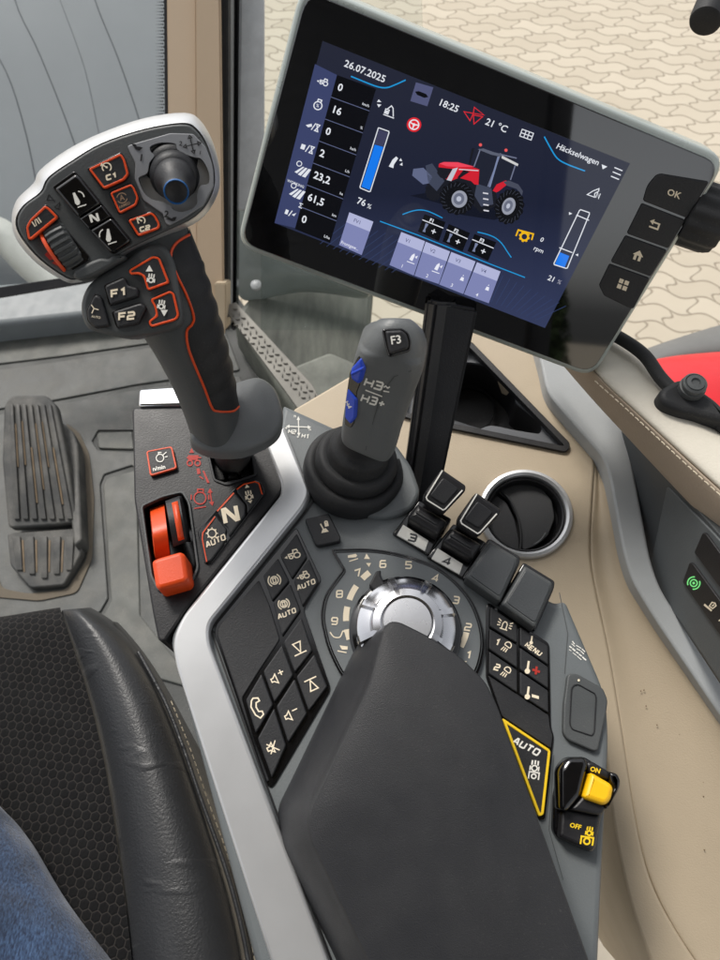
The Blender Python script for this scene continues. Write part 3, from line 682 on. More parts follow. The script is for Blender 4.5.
I=Ink(pl2,0.0016); I.sq('H4',*z8([(246,378)])[0],3.4,60,1,0.9,0.1,.3); I.done('lettering',M_white,rs)

# ================= multi-function lever
ML=thing('multifunction_lever','large grey multifunction lever with silver rimmed head, orange outlined buttons and rubber handgrip','control lever',K.hit(235,455,-0.01))
H=Pl(115,190,.395,NC(.10,-.18,1))
z1_=lambda p: Z(0,90,3,p)
O=[(430,85),(550,68),(600,90),(640,160),(660,250),(650,320),(600,390),(500,440),(390,490),(280,560),(230,578),(190,572),(110,520),(50,450),(35,390),(50,330),(100,280),(120,240),(200,180),(300,130)]
Fi=[(432,116),(546,98),(590,115),(625,170),(645,252),(634,318),(586,380),(490,428),(382,480),(276,548),(230,568),(194,562),(118,508),(62,442),(46,392),(68,347),(120,306),(144,262),(214,212),(306,158)]
O=crs(z1_(O),4); Fi=crs(z1_(Fi),4)
cx,cy=115,195
rg=[[H.hit(cx+(x-cx)*.80,cy+(y-cy)*.80,-0.034) for x,y in O],[H.hit(cx+(x-cx)*.93,cy+(y-cy)*.93,-0.028) for x,y in O]]
obj('back_shell',loft_bm(rg+[[H.hit(cx+(x-cx)*.985,cy+(y-cy)*.985,-0.013) for x,y in O]]),M_body,ML,smooth=60)
rim=[[H.hit(cx+(x-cx)*.975,cy+(y-cy)*.975,-0.0145) for x,y in O],[H.hit(x,y,-0.012) for x,y in O],[H.hit(x*.9+u*.1,y*.9+v*.1,-0.008) for (x,y),(u,v) in zip(O,Fi)],[H.hit(x*.12+u*.88,y*.12+v*.88,0.0006) for (x,y),(u,v) in zip(O,Fi)],[H.hit(u,v,0.0012) for u,v in Fi],[H.hit(cx+(u-cx)*.98,cy+(v-cy)*.98,-0.002) for u,v in Fi]]
obj('silver_rim',loft_bm(rim),M_silver,ML,smooth=50)
z6=lambda p: Z(120,110,6.55,p)
hole=shrink(z6([(185,225),(240,200),(300,195),(365,205),(378,245),(440,280),(500,300),(545,310),(590,380),(605,450),(590,490),(540,500),(515,570),(518,620),(480,665),(400,685),(345,665),(330,640),(260,610),(210,600),(150,560),(110,480),(108,440),(165,410),(180,340),(215,290),(190,260)]),.93)
slab('face_plate',H,[(cx+(u-cx)*.985,cy+(v-cy)*.985) for u,v in Fi],0.002,-0.010,M_body,ML,bev=0.0012,holes=[(crs(hole,3),0)])
slab('joystick_well',H,[(134,138),(196,134),(208,160),(210,190),(198,212),(160,218),(134,200)],-0.009,-0.0095,M_black,ML)
pp=slab('gate_plate',H,z6([(46,236),(70,225),(330,150),(480,155),(560,240),(600,340),(612,400),(612,500),(545,625),(430,700),(322,756),(298,745),(280,680),(150,590),(95,450),(100,350)]),0.0030,0.0012,mat('grey_plate',(128,130,134),.5,var=.04),ML,r=2,bev=0.0005,holes=[(crs(hole,3),0)])
I=Ink(H,0.0034)
I.icon(*z6([(110,248)])[0],6,10,[('f',[(-1,.5),(-.3,.6),(0,.2),(.4,.3),(1,.2),(.5,-.4),(-.1,-.3),(-.5,.1)])],1); I.text('1',*z6([(122,330)])[0],6.5,8,.03)
I.icon(*z6([(340,718)])[0],5.5,-20,[('f',[(-1,.5),(-.3,.6),(0,.2),(.4,.3),(1,.2),(.5,-.4),(-.1,-.3),(-.5,.1)])],1); I.text('2',*z6([(287,700)])[0],6.5,8,.03)
def arrow(a,b):
    a=Vector(a);b=Vector(b);d=(b-a).normalized();n=Vector((-d.y,d.x)); I.line([tuple(a),tuple(b-d*2)],1.0); I.line([tuple(b),tuple(b-d*3+n*2),tuple(b-d*3-n*2)],.9,True)
c0=z6([(470,228)])[0]
for e in z6([(455,165),(485,285),(415,243),(530,215)]): arrow(c0,e)
I.text('2',*z6([(385,232)])[0],4.5,10,.02); I.text('1',*z6([(505,180)])[0],3.5,60,.02); I.text('1',*z6([(515,290)])[0],3.8,10,.02)
I.done('printing',M_black,pp)
jb=H.hit(*z6([(355,400)])[0],-0.009); jt=H.hit(*z6([(368,530)])[0],0.022); ja=jt-jb; jl=ja.length; m_=.395/F
obj('thumb_joystick',lathe_bm(jb,ja,[(28*m_,0),(29*m_,.003),(28*m_,.006),(24*m_,.0075),(24.5*m_,.0105),(22.5*m_,.0135),(20*m_,.0145),(20.2*m_,.018),(18.5*m_,.0205),(15*m_,.0235),(13*m_,.026),(12.2*m_,jl-.001),(11.9*m_,jl+.001),(11.0*m_,jl+.0015),(9.6*m_,jl+.0006),(4*m_,jl-.0003)],64),M_key,ML,smooth=50)
obj('blue_ring',lathe_bm(jb,ja,[(11.9*m_,jl+.0012),(11.5*m_,jl+.0022),(10.9*m_,jl+.0022),(10.4*m_,jl+.0012)],48,cap=False),mat('blue_ring_plastic',(20,88,150),.35,var=.05),ML)
def hb(pts,h=0.0065,rim=M_orange,w=2.0,r=2.5,nm='button'):
    slab('button_recess',H,shrink(pts,1.09),0.0026,0.001,M_gloss,ML,r=r,bev=0.0004)
    return button(H,pts,h,0.001,r,parent=ML,rim=rim,rimw=w,name=nm,bev=0.001)
CRUISE=[('a',0,0,.8,-60,215),('l',[(0,0),(-.75,.75)]),('d',0,0,.2),('l',[(-.95,.5),(-.6,.95)])]
b=hb(z1_([(265,236),(362,190),(374,208),(386,252),(372,270),(311,297)])); I=Ink(H,0.0071); I.icon(*z1_([(320,232)])[0],5.6,-15,CRUISE,1.2); I.sq('C1',*z1_([(335,259)])[0],4.2,-16,1.6,1.1,.1); I.done('symbol',M_cream,b)
b=hb(z1_([(330,308),(393,282),(402,292),(415,322),(408,345),(358,371)]),w=1.7); I=Ink(H,0.0071); I.icon(*z1_([(366,324)])[0],5,-15,[('a',0,0,1,20,160),('a',0,0,1,200,340),('l',[(-.4,-.5),(0,.6),(.4,-.5)]),('l',[(-.25,-.1),(.25,-.1)])],.8); I.text('ARMED',*z1_([(358,356)])[0],2.6,-24,.01); I.done('symbol',mat('dim_print',(150,120,95),.6),b)
b=hb(z1_([(384,390),(453,366),(466,376),(480,402),(476,416),(414,439)])); I=Ink(H,0.0071); I.icon(*z1_([(424,392)])[0],4.6,-15,CRUISE,1.2); I.sq('C2',*z1_([(435,415)])[0],3.8,-16,1.5,1.1,.1); I.done('symbol',M_cream,b)
z7=lambda p: Z(10,160,5.54,p)
b=hb(z7([(88,372),(110,330),(192,252),(212,262),(262,312),(258,325),(120,440),(100,440)]),w=2.2); I=Ink(H,0.0071); I.text('I/II',*z7([(134,372)])[0],6,-34,.01,sx=1.1); I.done('symbol',M_cream,b)
LK=z7([(242,158),(362,72),(385,90),(668,440),(660,458),(575,512),(550,508)])
slab('key_recess',H,shrink(LK,1.05),0.0026,0.001,M_gloss,ML,r=3,bev=.0004)
b1=button(H,z7([(245,158),(362,76),(384,92),(502,240),(378,318)]),0.0075,0.001,2.5,m=M_gloss,parent=ML,name='button',bev=.0014)
b2=button(H,z7([(382,325),(506,246),(556,312),(436,384)]),0.0070,0.001,1.2,m=M_gloss,parent=ML,name='button')
b3=button(H,z7([(440,390),(560,318),(664,442),(655,458),(575,508),(550,505)]),0.0075,0.001,2.5,m=M_gloss,parent=ML,name='button',bev=.0012)
LEV=[('f',[(-.5,1),(-.15,1.05),(.35,-.5),(.2,-.9),(-.2,-.95),(-.45,-.6)]),('l',[(-.2,-1.3),(1.2,-1.15)]),('a',.2,.2,.9,-10,80)]
I=Ink(H,0.0078); I.icon(*z7([(372,215)])[0],6.5,-12,LEV,1.1); I.done('symbol',M_white,b1)
I=Ink(H,0.0073); I.sq('N',*z7([(467,320)])[0],7,-22,2.2,1.0,.1); I.done('lettering',M_white,b2)
I=Ink(H,0.0078); I.icon(*z7([(540,420)])[0],6.5,-12,[('f',[(.45,1),(.15,1.05),(-.35,-.5),(-.2,-.9),(.2,-.95),(.5,-.6)]),('l',[(-.2,-1.3),(1.2,-1.15)]),('a',-.3,.2,.9,100,190)],1.1); I.done('symbol',M_white,b3)
I=Ink(H,0.0022); 
for t in ([(205,222),(215,192),(245,225)],[(248,262),(275,235),(270,272)]): I.line(z7(t),.9,True)
I.done('engraving',M_black,ML)
I=Ink(H,0.0023); I.tri(z7([(192,525),(212,503),(238,548),(222,555)])); I.tri(z7([(232,570),(270,548),(282,588),(275,592)])); I.done('arrow_print',M_red,ML)
# thumb wheel
slab('wheel_well',H,z7([(196,432),(285,372),(310,380),(442,535),(440,555),(345,610),(325,600)]),0.0028,0.001,M_gloss,ML,r=3,bev=.0005)
wa=H.hit(*z7([(268,512)])[0],-0.006); wb=H.hit(*z7([(372,452)])[0],-0.006); wx=(wb-wa)
def tooth(a,r,h): return (r*(1.0+(0.06 if (a*26/(2*math.pi))%1<.5 else -0.02)),h)
wr=0.0142
obj('thumb_wheel',lathe_bm(wa,wx,[(wr*.86,0.0),(wr*.97,.001),(wr,.004),(wr,wx.length-.004),(wr*.97,wx.length-.001),(wr*.85,wx.length)],208,tooth),M_body,ML,smooth=30)
obj('wheel_edge',lathe_bm(wa-wx.normalized()*.0022,wx,[(wr*.80,0),(wr*.99,.0004),(wr*1.02,.0012),(wr*.98,.0022)],80),M_orange,ML)
slab('lower_chin',H,z7([(350,615),(445,560),(500,540),(545,545),(560,530),(600,520),(635,528),(632,548),(470,640),(385,668),(345,650)]),0.004,-0.006,M_body,ML,r=3,bev=.0018)
# lower key pad
G=Pl(130,300,.405,NC(.02,-.12,1))
zz=lambda p: Z(70,220,3,p)
pb=crs(zz([(30,270),(36,225),(60,185),(110,150),(170,115),(205,88),(245,72),(285,80),(312,130),(325,200),(335,285),(322,318),(280,334),(220,345),(160,352),(80,336),(45,318)]),4)
slab('keypad_plate',G,pb,0.0,-0.018,M_body,ML,bev=0.003)
def gb(pts,rim,sz,nm='button'):
    slab('button_recess',G,shrink(pts,1.06),0.0008,-0.001,M_gloss,ML,r=3,bev=.0003)
    return button(G,pts,0.0038,0,3,parent=ML,rim=rim,rimw=2.0,name=nm,bev=.0012)
b=gb(zz([(102,197),(162,170),(173,195),(203,204),(204,230),(120,256)]),None,0); I=Ink(G,0.0044); I.sq('F1',*zz([(147,218)])[0],6.5,-10,2.0,1.0,.12); I.done('lettering',M_cream,b)
b=gb(zz([(127,275),(212,248),(229,262),(214,290),(204,312),(142,324)]),None,0); I=Ink(G,0.0044); I.sq('F2',*zz([(170,288)])[0],6.5,-6,2.0,1.0,.12); I.done('lettering',M_cream,b)
b=gb(zz([(50,270),(74,222),(92,230),(117,318),(76,324),(52,302)]),None,0); I=Ink(G,0.0044); I.icon(*zz([(72,268)])[0],4.5,0,[('l',[(-.6,1),(0,.2),(1,-.1)]),('l',[(0,.2),(-.5,-.9)])],1); I.text('AUTO',*zz([(64,292)])[0],2.3,10,.01); I.done('symbol',M_cream,b)
b=gb(zz([(176,150),(248,108),(268,112),(298,188),(232,212),(220,170),(205,162),(180,164)]),M_orange,0); I=Ink(G,0.0044); x,y=zz([(244,165)])[0]; I.icon(x,y+2,7,8,TRF,1.4); I.icon(x-2,y-6,4,0,[('f',[(0,1),(.9,-.6),(-.9,-.6)])],1); I.done('symbol',M_white,b)
b=gb(zz([(240,238),(300,212),(312,220),(327,285),(318,300),(242,322),(234,304),(258,286),(254,262)]),M_orange,0); I=Ink(G,0.0044); x,y=zz([(278,250)])[0]; I.icon(x-1,y,7,8,TRF,1.4); I.icon(x+1.5,y+9,4,0,[('f',[(0,-1),(.9,.6),(-.9,.6)])],1); I.done('symbol',M_white,b)
# stalk
def s3(L,R,d,th,pw): return (L[0],L[1],R[0],R[1],d,th,pw)
SS=[s3((118,258),(180,208),.420,.012,.8),s3((120,285),(192,238),.421,.0155,.8),s3((128,315),(203,266),.424,.018,.85),s3((146,340),(214,300),.432,.019,.9),s3((160,362),(224,335),.444,.0195,.95),s3((172,384),(232,370),.458,.0195,1),s3((184,412),(237,400),.472,.020,1),s3((192,436),(242,424),.484,.021,1)]
ss=interp(SS,22)
ss=[(a,b,c_+ (0.8*math.sin(i*2*math.pi/13) if 40<i<125 else 0),d,e,f_,g_) for i,(a,b,c_,d,e,f_,g_) in enumerate(ss)]
st_bm=sweep_bm(ss,150)
st=obj('stalk',st_bm,M_body,ML,smooth=70)
path=zz([(355,46),(318,72),(303,108),(318,160),(350,228),(370,288),(366,312),(350,335),(358,392),(402,500),(424,558),(440,572),(485,573),(503,560)])
OP=crsd(path,6)
region=[p for p in OP]+[(300,400),(300,180),(188,225)]
rbm=bmesh.new(); off=ORG[st]; vm={}
me=st.data
for p in me.polygons:
    cpt=sum(((me.vertices[i].co+off) for i in p.vertices),Vector())/len(p.vertices)
    x,y=proj(cpt)
    if len(p.vertices)==4 and inpoly(x,y,region) and p.normal.dot(C-cpt)>-1:
        vs=[]
        for i in p.vertices:
            if i not in vm: vm[i]=rbm.verts.new(me.vertices[i].co+off+me.vertices[i].normal*0.0007)
            vs.append(vm[i])
        rbm.faces.new(vs)
obj('rubber_handgrip',rbm,M_rub,ML,smooth=180,fixn=False)
SK=Srf(st); tp=[SK.hit(x,y,0.0008) for x,y in OP]
obj('orange_piping',tube_bm(tp,0.00072,8),M_orange,ML)
# flange
FLp=Pl(238,415,.478,NC(.12,.42,.9))
fo=zz([(358,645),(372,668),(410,686),(460,692),(520,688),(590,660),(628,628),(640,585),(632,540),(615,500),(590,476),(560,466),(520,474),(485,490),(430,540),(375,600)])
slab('palm_flange',FLp,fo,0.0,-0.012,M_grip,ML,smooth=True,bev=0.0045,bseg=5,crown=0.004)
I=Ink(FLp,0.0006); 
nk=K.hit(232,462,-0.03)
obj('neck',tube_bm([nk,P(234,440,.492)],0.0135,24),M_black,ML)

# ================= terminal display
DT=thing('terminal_display','wide display with light grey frame, lit menu page and four keys down its right','display',K.hit(412,485))
D=Pl(480,190,.47,NC(-.1047,-.582,.8064))
slab('frame',D,[(302,-20),(729.6,158.5),(592.6,379),(235.5,246.1)],0.0,-0.020,mat('pale_frame',(176,184,180),.3,metal=.3,var=.03),DT,r=24,bev=0.003)
M_glass=mat('screen_glass',(6,6,8),0.035,var=0.0,spec=0.7,rvar=.01); M_glass.node_tree.nodes['Principled BSDF'].inputs['IOR'].default_value=1.85
slab('glass',D,[(307,-9),(722,164.5),(591.5,373.5),(241,242.5)],0.0008,-0.002,M_glass,DT,r=20,bev=0.0006)
slab('back_case',D,[(320,10),(700,165),(585,350),(265,235)],-0.018,-0.034,M_black,DT,r=20,bev=0.004)
SM=bpy.data.materials.new('lit_screen'); SM.use_nodes=True; nt=SM.node_tree; b=nt.nodes['Principled BSDF']
b.inputs['Base Color'].default_value=(.003,.003,.004,1); b.inputs['Roughness'].default_value=.04
tc=nt.nodes.new('ShaderNodeTexCoord'); sx=nt.nodes.new('ShaderNodeSeparateXYZ'); rp=nt.nodes.new('ShaderNodeValToRGB')
nt.links.new(tc.outputs['Generated'],sx.inputs[0]); nt.links.new(sx.outputs['Z'],rp.inputs['Fac']); nt.links.new(rp.outputs['Color'],b.inputs['Emission Color'])
e=rp.color_ramp.elements; e[0].position=0.0; e[0].color=L3((52,60,92)); e[1].position=1.0; e[1].color=L3((36,39,54)); q=e.new(.5); q.color=L3((27,32,52))
b.inputs['Emission Strength'].default_value=1/(2**EXPO)
scr=slab('lit_page',D,[(322.5,41),(630,163.5),(545,328),(274.5,223)],0.0011,0.0006,SM,DT)
def E(c): return emit('lit_%d_%d_%d'%c,c)
def kx(x): return .25+.37*(x-270)/350.0
def dtext(I,t,x,y,h,bold=.012,sx=1.0,align='LEFT'):
    k=kx(x); n=math.hypot(k,1); I.text(t,x,y,h,22.3,bold,0,sx,align,ax=(k/n,-1/n))
class Art:
    def __init__(s): s.k={}; s.e='page_header'
    def ink(s,c,lv):
        key=(s.e,c,lv)
        if key not in s.k: s.k[key]=Ink(D,0.0012+lv*0.00012); s.k[key].e=0.000006
        return s.k[key]
A=Art(); WH=(225,228,235); BLK=(8,9,14)
z3_=lambda p:Z(240,0,3,p); z4_=lambda p:Z(240,160,3,p); z5_=lambda p:Z(480,0,3,p); z6_=lambda p:Z(480,160,3,p); zv=lambda p:Z(380,190,4,p); zt=lambda p:Z(370,80,4.5,p)
A.e='value_table'; w=A.ink(WH,2); w3=A.ink(WH,3)
A.ink((58,66,104),0).tri([(315,64),(337,75),(295,228),(274.5,223)])
i=A.ink(BLK,1); i.tri([(337,75),(376,89),(330,243),(295,229)])
w=A.ink(WH,2); lp=lambda a,b,t:(a[0]+(b[0]-a[0])*t,a[1]+(b[1]-a[1])*t)
for r_ in range(1,7): A.ink((90,98,130),2).line([lp((337,75),(295,229),r_/7),lp((376,89),(330,243),r_/7)],.7)
for r_,(v,u) in enumerate((('0','km/h'),('16','%'),('0','ha/h'),('2','L/h'),('23,2','ha'),('61,5','km'),('0','L/ha'))):
    a_0=lp((337,75),(295,229),(r_+.60)/7); dtext(w,v,a_0[0]+3.5,a_0[1]+1.5,7.2,.02)
    b_0=lp((376,89),(330,243),(r_+.86)/7); dtext(w,u,b_0[0]-1.5,b_0[1]-.5,2.6,.008,align='RIGHT')
    cI=lp((322,72),(283,226),(r_+.42)/7); cI=(cI[0]+4,cI[1]+1)
    if r_==0: w.icon(cI[0],cI[1],4,20,TRL,1,1.1)
    elif r_==1: w.icon(cI[0],cI[1]+1,4.5,20,[('c',0,-.1,.9),('l',[(-.4,.8),(-.4,1.3),(.4,1.3),(.4,.8)])],1.1); dtext(w,'%',cI[0]-2.2,cI[1]+2.2,3,.01)
    elif r_==2: w.icon(cI[0],cI[1],4.2,20,[('f',[(-1.6,-.3),(-.4,.5),(-.1,-.1),(-.9,-.6)]),('l',[(0,-.9),(.5,.9)]),('p',[(.8,.8),(1.6,.8),(.8,-.8),(1.6,-.8)])],1)
    elif r_==3: w.icon(cI[0],cI[1],4.2,20,[('f',[(-1.5,.6),(-.5,.6),(-.5,-.6),(-1.5,-.6)]),('l',[(-.1,-.9),(.4,.9)]),('p',[(.8,.8),(1.6,.8),(.8,-.8),(1.6,-.8)])],1)
    elif r_ in (4,5): w.icon(cI[0]+1,cI[1]+1,5.5,20,[('f',[(-.6,.9),(1.5,.9),(1.2,.6),(-.9,.5)]) if 0 else ('f',[(-1.3,-.6),(-.2,.8),(.1,.8),(-.8,-.7)]),('f',[(-.6,-.8),(.3,.8),(.7,.8),(.0,-.9)]),('f',[(.2,-.9),(.9,.8),(1.4,.8),(.9,-.9)]),('c',-1,1.1,.45)],.8)
    else: w.icon(cI[0],cI[1]-1,3.8,20,[('f',[(-1.4,.6),(-.6,.6),(-.6,-.6),(-1.4,-.6)]),('l',[(-.2,-.8),(.3,.8)]),('f',[(.5,-.2),(1.5,.6),(1.2,-.4)])],1)
dtext(w,'WORKING',287,181.5,2.6,.01); dtext(w,'Σ',298,207,4.5,.02)
A.e='page_header'; w=A.ink(WH,2); w3=A.ink(WH,3)
A.e='date_text'; dtext(A.ink(WH,2),'26.07.2025',343.5,66,7,.012); A.e='clock_text'; dtext(A.ink(WH,2),'18:25',437.5,104.5,6.8,.012); A.e='temperature_text'; dtext(A.ink(WH,2),'21 °C',484.5,124,6.8,.012); A.e='profile_text'; w=A.ink(WH,2)
dtext(w,'Häckselwagen',555.5,148,5.8,.01,.97); w.tri(z5_([(365,493),(382,500),(368,508)]))
A.e='menu_icon'; w=A.ink(WH,2)
for yy in (0,7,14): w.line([(614.5-yy*.25,167.5+yy*.62),(622.5-yy*.25,170.8+yy*.62)],1.1)
A.e='power_readout'; w=A.ink(WH,2); dtext(w,'0',539.5,241,4.6,.012); dtext(w,'rpm',533,249.5,4.4,.01); A.e='level_bar#r'; w=A.ink(WH,2); dtext(w,'21',547,279.5,5.2,.014); dtext(A.ink((150,150,165),2),'%',556.5,283,4.2); A.e='level_bar#l'; w=A.ink(WH,2); dtext(w,'76',356.3,203,6.4,.016); dtext(w,'%',366.5,207.5,4.6,.006)
A.e='guide_line#%d'%0; A.ink((30,150,215),2).line(crsd(z3_([(333,229),(372,245),(412,260),(440,263),(466,254),(497,240)]),4),1.3); A.e='guide_line#%d'%1; A.ink((30,150,215),2).line(crsd(z5_([(193,410),(212,445),(232,475),(262,493),(315,513)]),4),1.3)
A.e='guide_line#%d'%2; A.ink((30,150,215),2).line(zv([(0,125),(150,180),(300,240),(440,296),(580,350)]),1.0); A.e='guide_line#%d'%3; A.ink((30,150,215),2).line(crsd(zv([(90,98),(130,84),(165,80),(200,88),(250,112)]),4),1.0); A.e='guide_line#%d'%4; A.ink((30,150,215),2).line(crsd(zv([(390,168),(430,178),(462,192),(488,215),(508,245),(525,270)]),4),1.0)
A.e='hatching'; h_=A.ink((52,66,104),0)
for t in range(12): h_.line([(300+t*6.5+20,236+t*2.6+8),(322+t*7.5+26,222+t*2.2)],.45)
A.e='hatching#r'; h_=A.ink((52,66,104),0)
for t in range(11): h_.line([(486+t*5,300+t*2),(496+t*7,272+t*3.4)],.45)
A.e='status_icon'; w=A.ink(WH,2); w3=A.ink(WH,3)
A.ink((82,86,120),1).tri(z3_([(528,247),(580,262),(562,319),(511,303)])); k_=A.ink(BLK,2); k_.icon(*z3_([(545,283)])[0],6.5,22,[('f',[(-1.1,0),(-.6,.3),(.6,.3),(1.1,0),(.6,-.35),(-.6,-.35)])],1)
A.e='status_icon#b'; w=A.ink(WH,2)
w.tri(z3_([(416,298),(424,306),(411,306)])); w.tri(z3_([(411,312),(424,314),(416,322)]))
w.icon(*z3_([(450,335)])[0],6,20,[('p',[(-.8,-.5),(-.8,.2),(-.2,.2),(-.2,-.5)]),('l',[(-.6,.2),(-.1,1),(.3,.7),(.8,-.6)]),('l',[(-.9,-.8),(1,-.8)]),('f',[(-.7,-.4),(-.3,-.4),(-.3,0),(-.7,0)])],1)
A.e='steering_icon'
rc=z3_([(522,374)])[0]; rr=A.ink((220,40,50),2); rr.icon(rc[0],rc[1],7.3,20,[('d',0,0,1)]); w3=A.ink(WH,3); w3.icon(rc[0],rc[1],4.8,20,[('c',0,0,1),('d',0,0,.3),('l',[(0,0),(-.9,.2)]),('l',[(0,0),(.9,.2)]),('l',[(0,0),(0,-.9)])],1.2)
A.e='warning_triangles'; rr=A.ink((220,40,50),2)
for t in ([(672,335),(700,340),(690,362)],[(703,322),(732,345),(700,340)],[(700,345),(728,350),(702,372)]):
    rr.line(z3_(t),.9,True)
A.e='status_icon#c'; w=A.ink(WH,2)
w.icon(*z5_([(140,404)])[0],6,20,[('p',[(-1,.6),(1,.6),(1,-.6),(-1,-.6)]),('l',[(-1,0),(1,0)]),('l',[(-.3,.6),(-.3,-.6)]),('l',[(.3,.6),(.3,-.6)])],.9)
A.e='status_icon#d'; w=A.ink(WH,2)
w.icon(*z6_([(343,98)])[0],6,20,[('p',[(-1,-.7),(-.3,.2),(.5,.9),(.6,.5),(.1,-.1),(.3,-.7)]),('l',[(.5,-.7),(.5,.3),(1,-.7),(1,.2)])],.9)
A.e='status_icon#e'; w=A.ink(WH,2)
w.icon(*z3_([(462,488)])[0],6,20,[('f',[(-.6,-.9),(.2,-.9),(.1,-.3),(.4,.9),(0,1.1),(-.4,.4)]),('f',[(.8,1.1),(1.2,.7),(.7,.6)]),('f',[(1,0),(1.3,.5),(1.5,0)])],1)
A.e='level_bar#l'; w3=A.ink(WH,3); bl=A.ink((20,120,235),2); bl.tri(z3_([(404,434),(430,441),(389,570),(364,560)])); A.ink((60,62,90),1).tri(z3_([(416,388),(445,398),(430,440),(404,433)])); w3.line(z3_([(415,384),(418,384),(446,394),(447,398),(391,574),(387,575),(361,564),(360,560)]),1.0,True)
A.e='level_bar#r'; w3=A.ink(WH,3); bl=A.ink((20,120,235),2); w3.line(z6_([(302,149),(328,158),(328,163),(262,324),(258,325),(223,314),(222,310),(298,152)]),1.0,True); bl.tri(z6_([(240,277),(268,288),(254,322),(225,313)])); w3.line(z6_([(289,165),(327,181)]),1); w3.line(z6_([(238,263),(277,278)]),1); w3.tri(z6_([(267,156),(277,161),(267,165)])); w3.tri(z6_([(295,281),(286,284),(294,289)]))
A.e='power_readout'; ye=A.ink((240,185,20),2); gx,gy=z6_([(133,230)])[0]; ye.icon(gx,gy,5,20,[('c',0,0,.75)]+[('l',[(math.cos(t*.785)*.7,math.sin(t*.785)*.7),(math.cos(t*.785)*1.1,math.sin(t*.785)*1.1)]) for t in range(8)],1.9); ye.line(z6_([(108,228),(115,210),(160,222),(155,240)]),1.5)
LAV=(126,132,178); LAV2=(176,180,215)
def card(q,head,sub,icon=True):
    A.e='valve_card#'+head; TL,TR,BR,BL=q; m=A.ink(LAV,2); m.tri([lp(TL,BL,.3),lp(TR,BR,.3),BR,BL]); A.ink(LAV2,3).tri([TL,TR,lp(TR,BR,.3),lp(TL,BL,.3)])
    p=lp(lp(TL,TR,.25),lp(BL,BR,.25),.21); dtext(A.ink((92,96,130),4),head,p[0],p[1],3.6,.008)
    w5=A.ink((232,234,245),4)
    if icon:
        p=lp(lp(TL,TR,.42),lp(BL,BR,.42),.93); dtext(w5,sub,p[0],p[1],3.4,.006)
        p=lp(lp(TL,TR,.74),lp(BL,BR,.74),.55)
        if sub in '12': w5.icon(p[0],p[1],5,20,[('f',[(-.5,-.6),(.2,-.7),(.3,.5),(.1,.9),(-.3,.4)]),('f',[(.4,.3),(.9,.7),(.8,.0)]),('l',[(-.8,-1.1),(.8,-1.1)])],.8)
        else: w5.icon(p[0],p[1]+1,3.2,20,[('f',[(-.6,-.9),(.6,-.9),(.4,.2),(-.4,.2)]),('f',[(-.15,.6),(.15,.6),(.1,.95),(-.1,.95)])],.8)
    else: p=lp(lp(TL,TR,.04),lp(BL,BR,.04),.94); dtext(w5,sub,p[0],p[1],3.2,.006,.92)
card(z4_([(328,157),(400,185),(365,285),(297,255)]),'FV1','Frontgew...',False)
for n_,q in enumerate(([(85,168),(180,205),(135,342),(38,300)],[(183,207),(280,246),(235,376),(138,343)],[(285,248),(382,286),(333,416),(237,378)],[(388,289),(482,326),(435,453),(336,417)])):
    card(zv(q),'V%d'%(n_+1),str(n_+1))
for n_,q in enumerate(([(178,97),(262,128),(235,205),(152,166)],[(275,136),(360,172),(330,246),(250,206)],[(378,176),(465,209),(432,284),(350,244)])):
    A.e='function_tile#%d'%n_; q=zv(q); A.ink(BLK,2).tri(q); ww=A.ink((225,228,236),3); ww.line([lp(q[0],q[3],.32),lp(q[1],q[2],.32)],.9)
    p=lp(lp(q[0],q[1],.3),lp(q[3],q[2],.3),.26); dtext(ww,'F%d'%(n_+1),p[0],p[1],3.4,.03)
    p=lp(lp(q[0],q[1],.62),lp(q[3],q[2],.62),.78); dtext(ww,'+',p[0]-2.5,p[1],6.5,.015)
    p=lp(lp(q[0],q[1],.25),lp(q[3],q[2],.25),.66); A.ink((120,130,160),3).icon(p[0],p[1],4.5,22,[('f',[(-.35,1),(.35,1),(.1,-.2),(.35,-.9),(-.3,-1),(-.2,-.1)])],1)
# tractor drawing on the page
RED=(205,32,48); DK=(24,26,34); MID=(62,68,86); RIM=(150,154,168)
A.e='tractor_picture'; t1=A.ink((16,20,34),1); t1.tri(zt([(180,520),(300,500),(400,605),(560,630),(640,600),(690,560),(560,560),(330,560)]))
t2=A.ink(DK,2)
def wheel(x,y,rx,ry,an,ink,st=0):
    ca,sa=math.cos(an),math.sin(an); q=[]
    for k in range(56):
        a=k/56*2*math.pi; r=1.0 if (not st or k%4<2) else .93
        u,v=rx*math.cos(a)*r,ry*math.sin(a)*r; q.append((x+u*ca-v*sa,y+u*sa+v*ca))
    ink.tri(zt(q))
wheel(290,495,42,50,.2,t2,1); t2.tri(zt([(250,420),(330,395),(500,400),(560,480),(580,560),(500,600),(460,560),(330,540),(260,480)]))
A.ink((96,104,134),3).tri(zt([(195,400),(240,395),(280,435),(265,465),(238,470),(190,430)])); A.ink(MID,3).tri(zt([(250,385),(280,375),(335,455),(300,500),(262,462)]))
A.ink(MID,3).tri(zt([(480,470),(545,470),(555,560),(500,570),(470,520)]))
r3=A.ink(RED,4); r3.tri(zt([(310,378),(330,370),(395,370),(492,402),(488,472),(470,470),(455,455),(400,440),(362,455),(330,440),(305,420)]))
A.ink((235,70,90),5).tri(zt([(312,376),(332,369),(395,370),(470,390),(400,392),(345,388)]))
t5=A.ink(DK,5); t5.tri(zt([(305,392),(372,400),(345,445),(318,440),(302,420)])); A.ink((190,195,205),6).tri(zt([(372,400),(396,394),(366,455),(345,450)])); t5.tri(zt([(420,405),(450,412),(404,442),(392,440)])); A.ink((210,212,220),6).line(zt([(400,402),(488,408)]),.9)
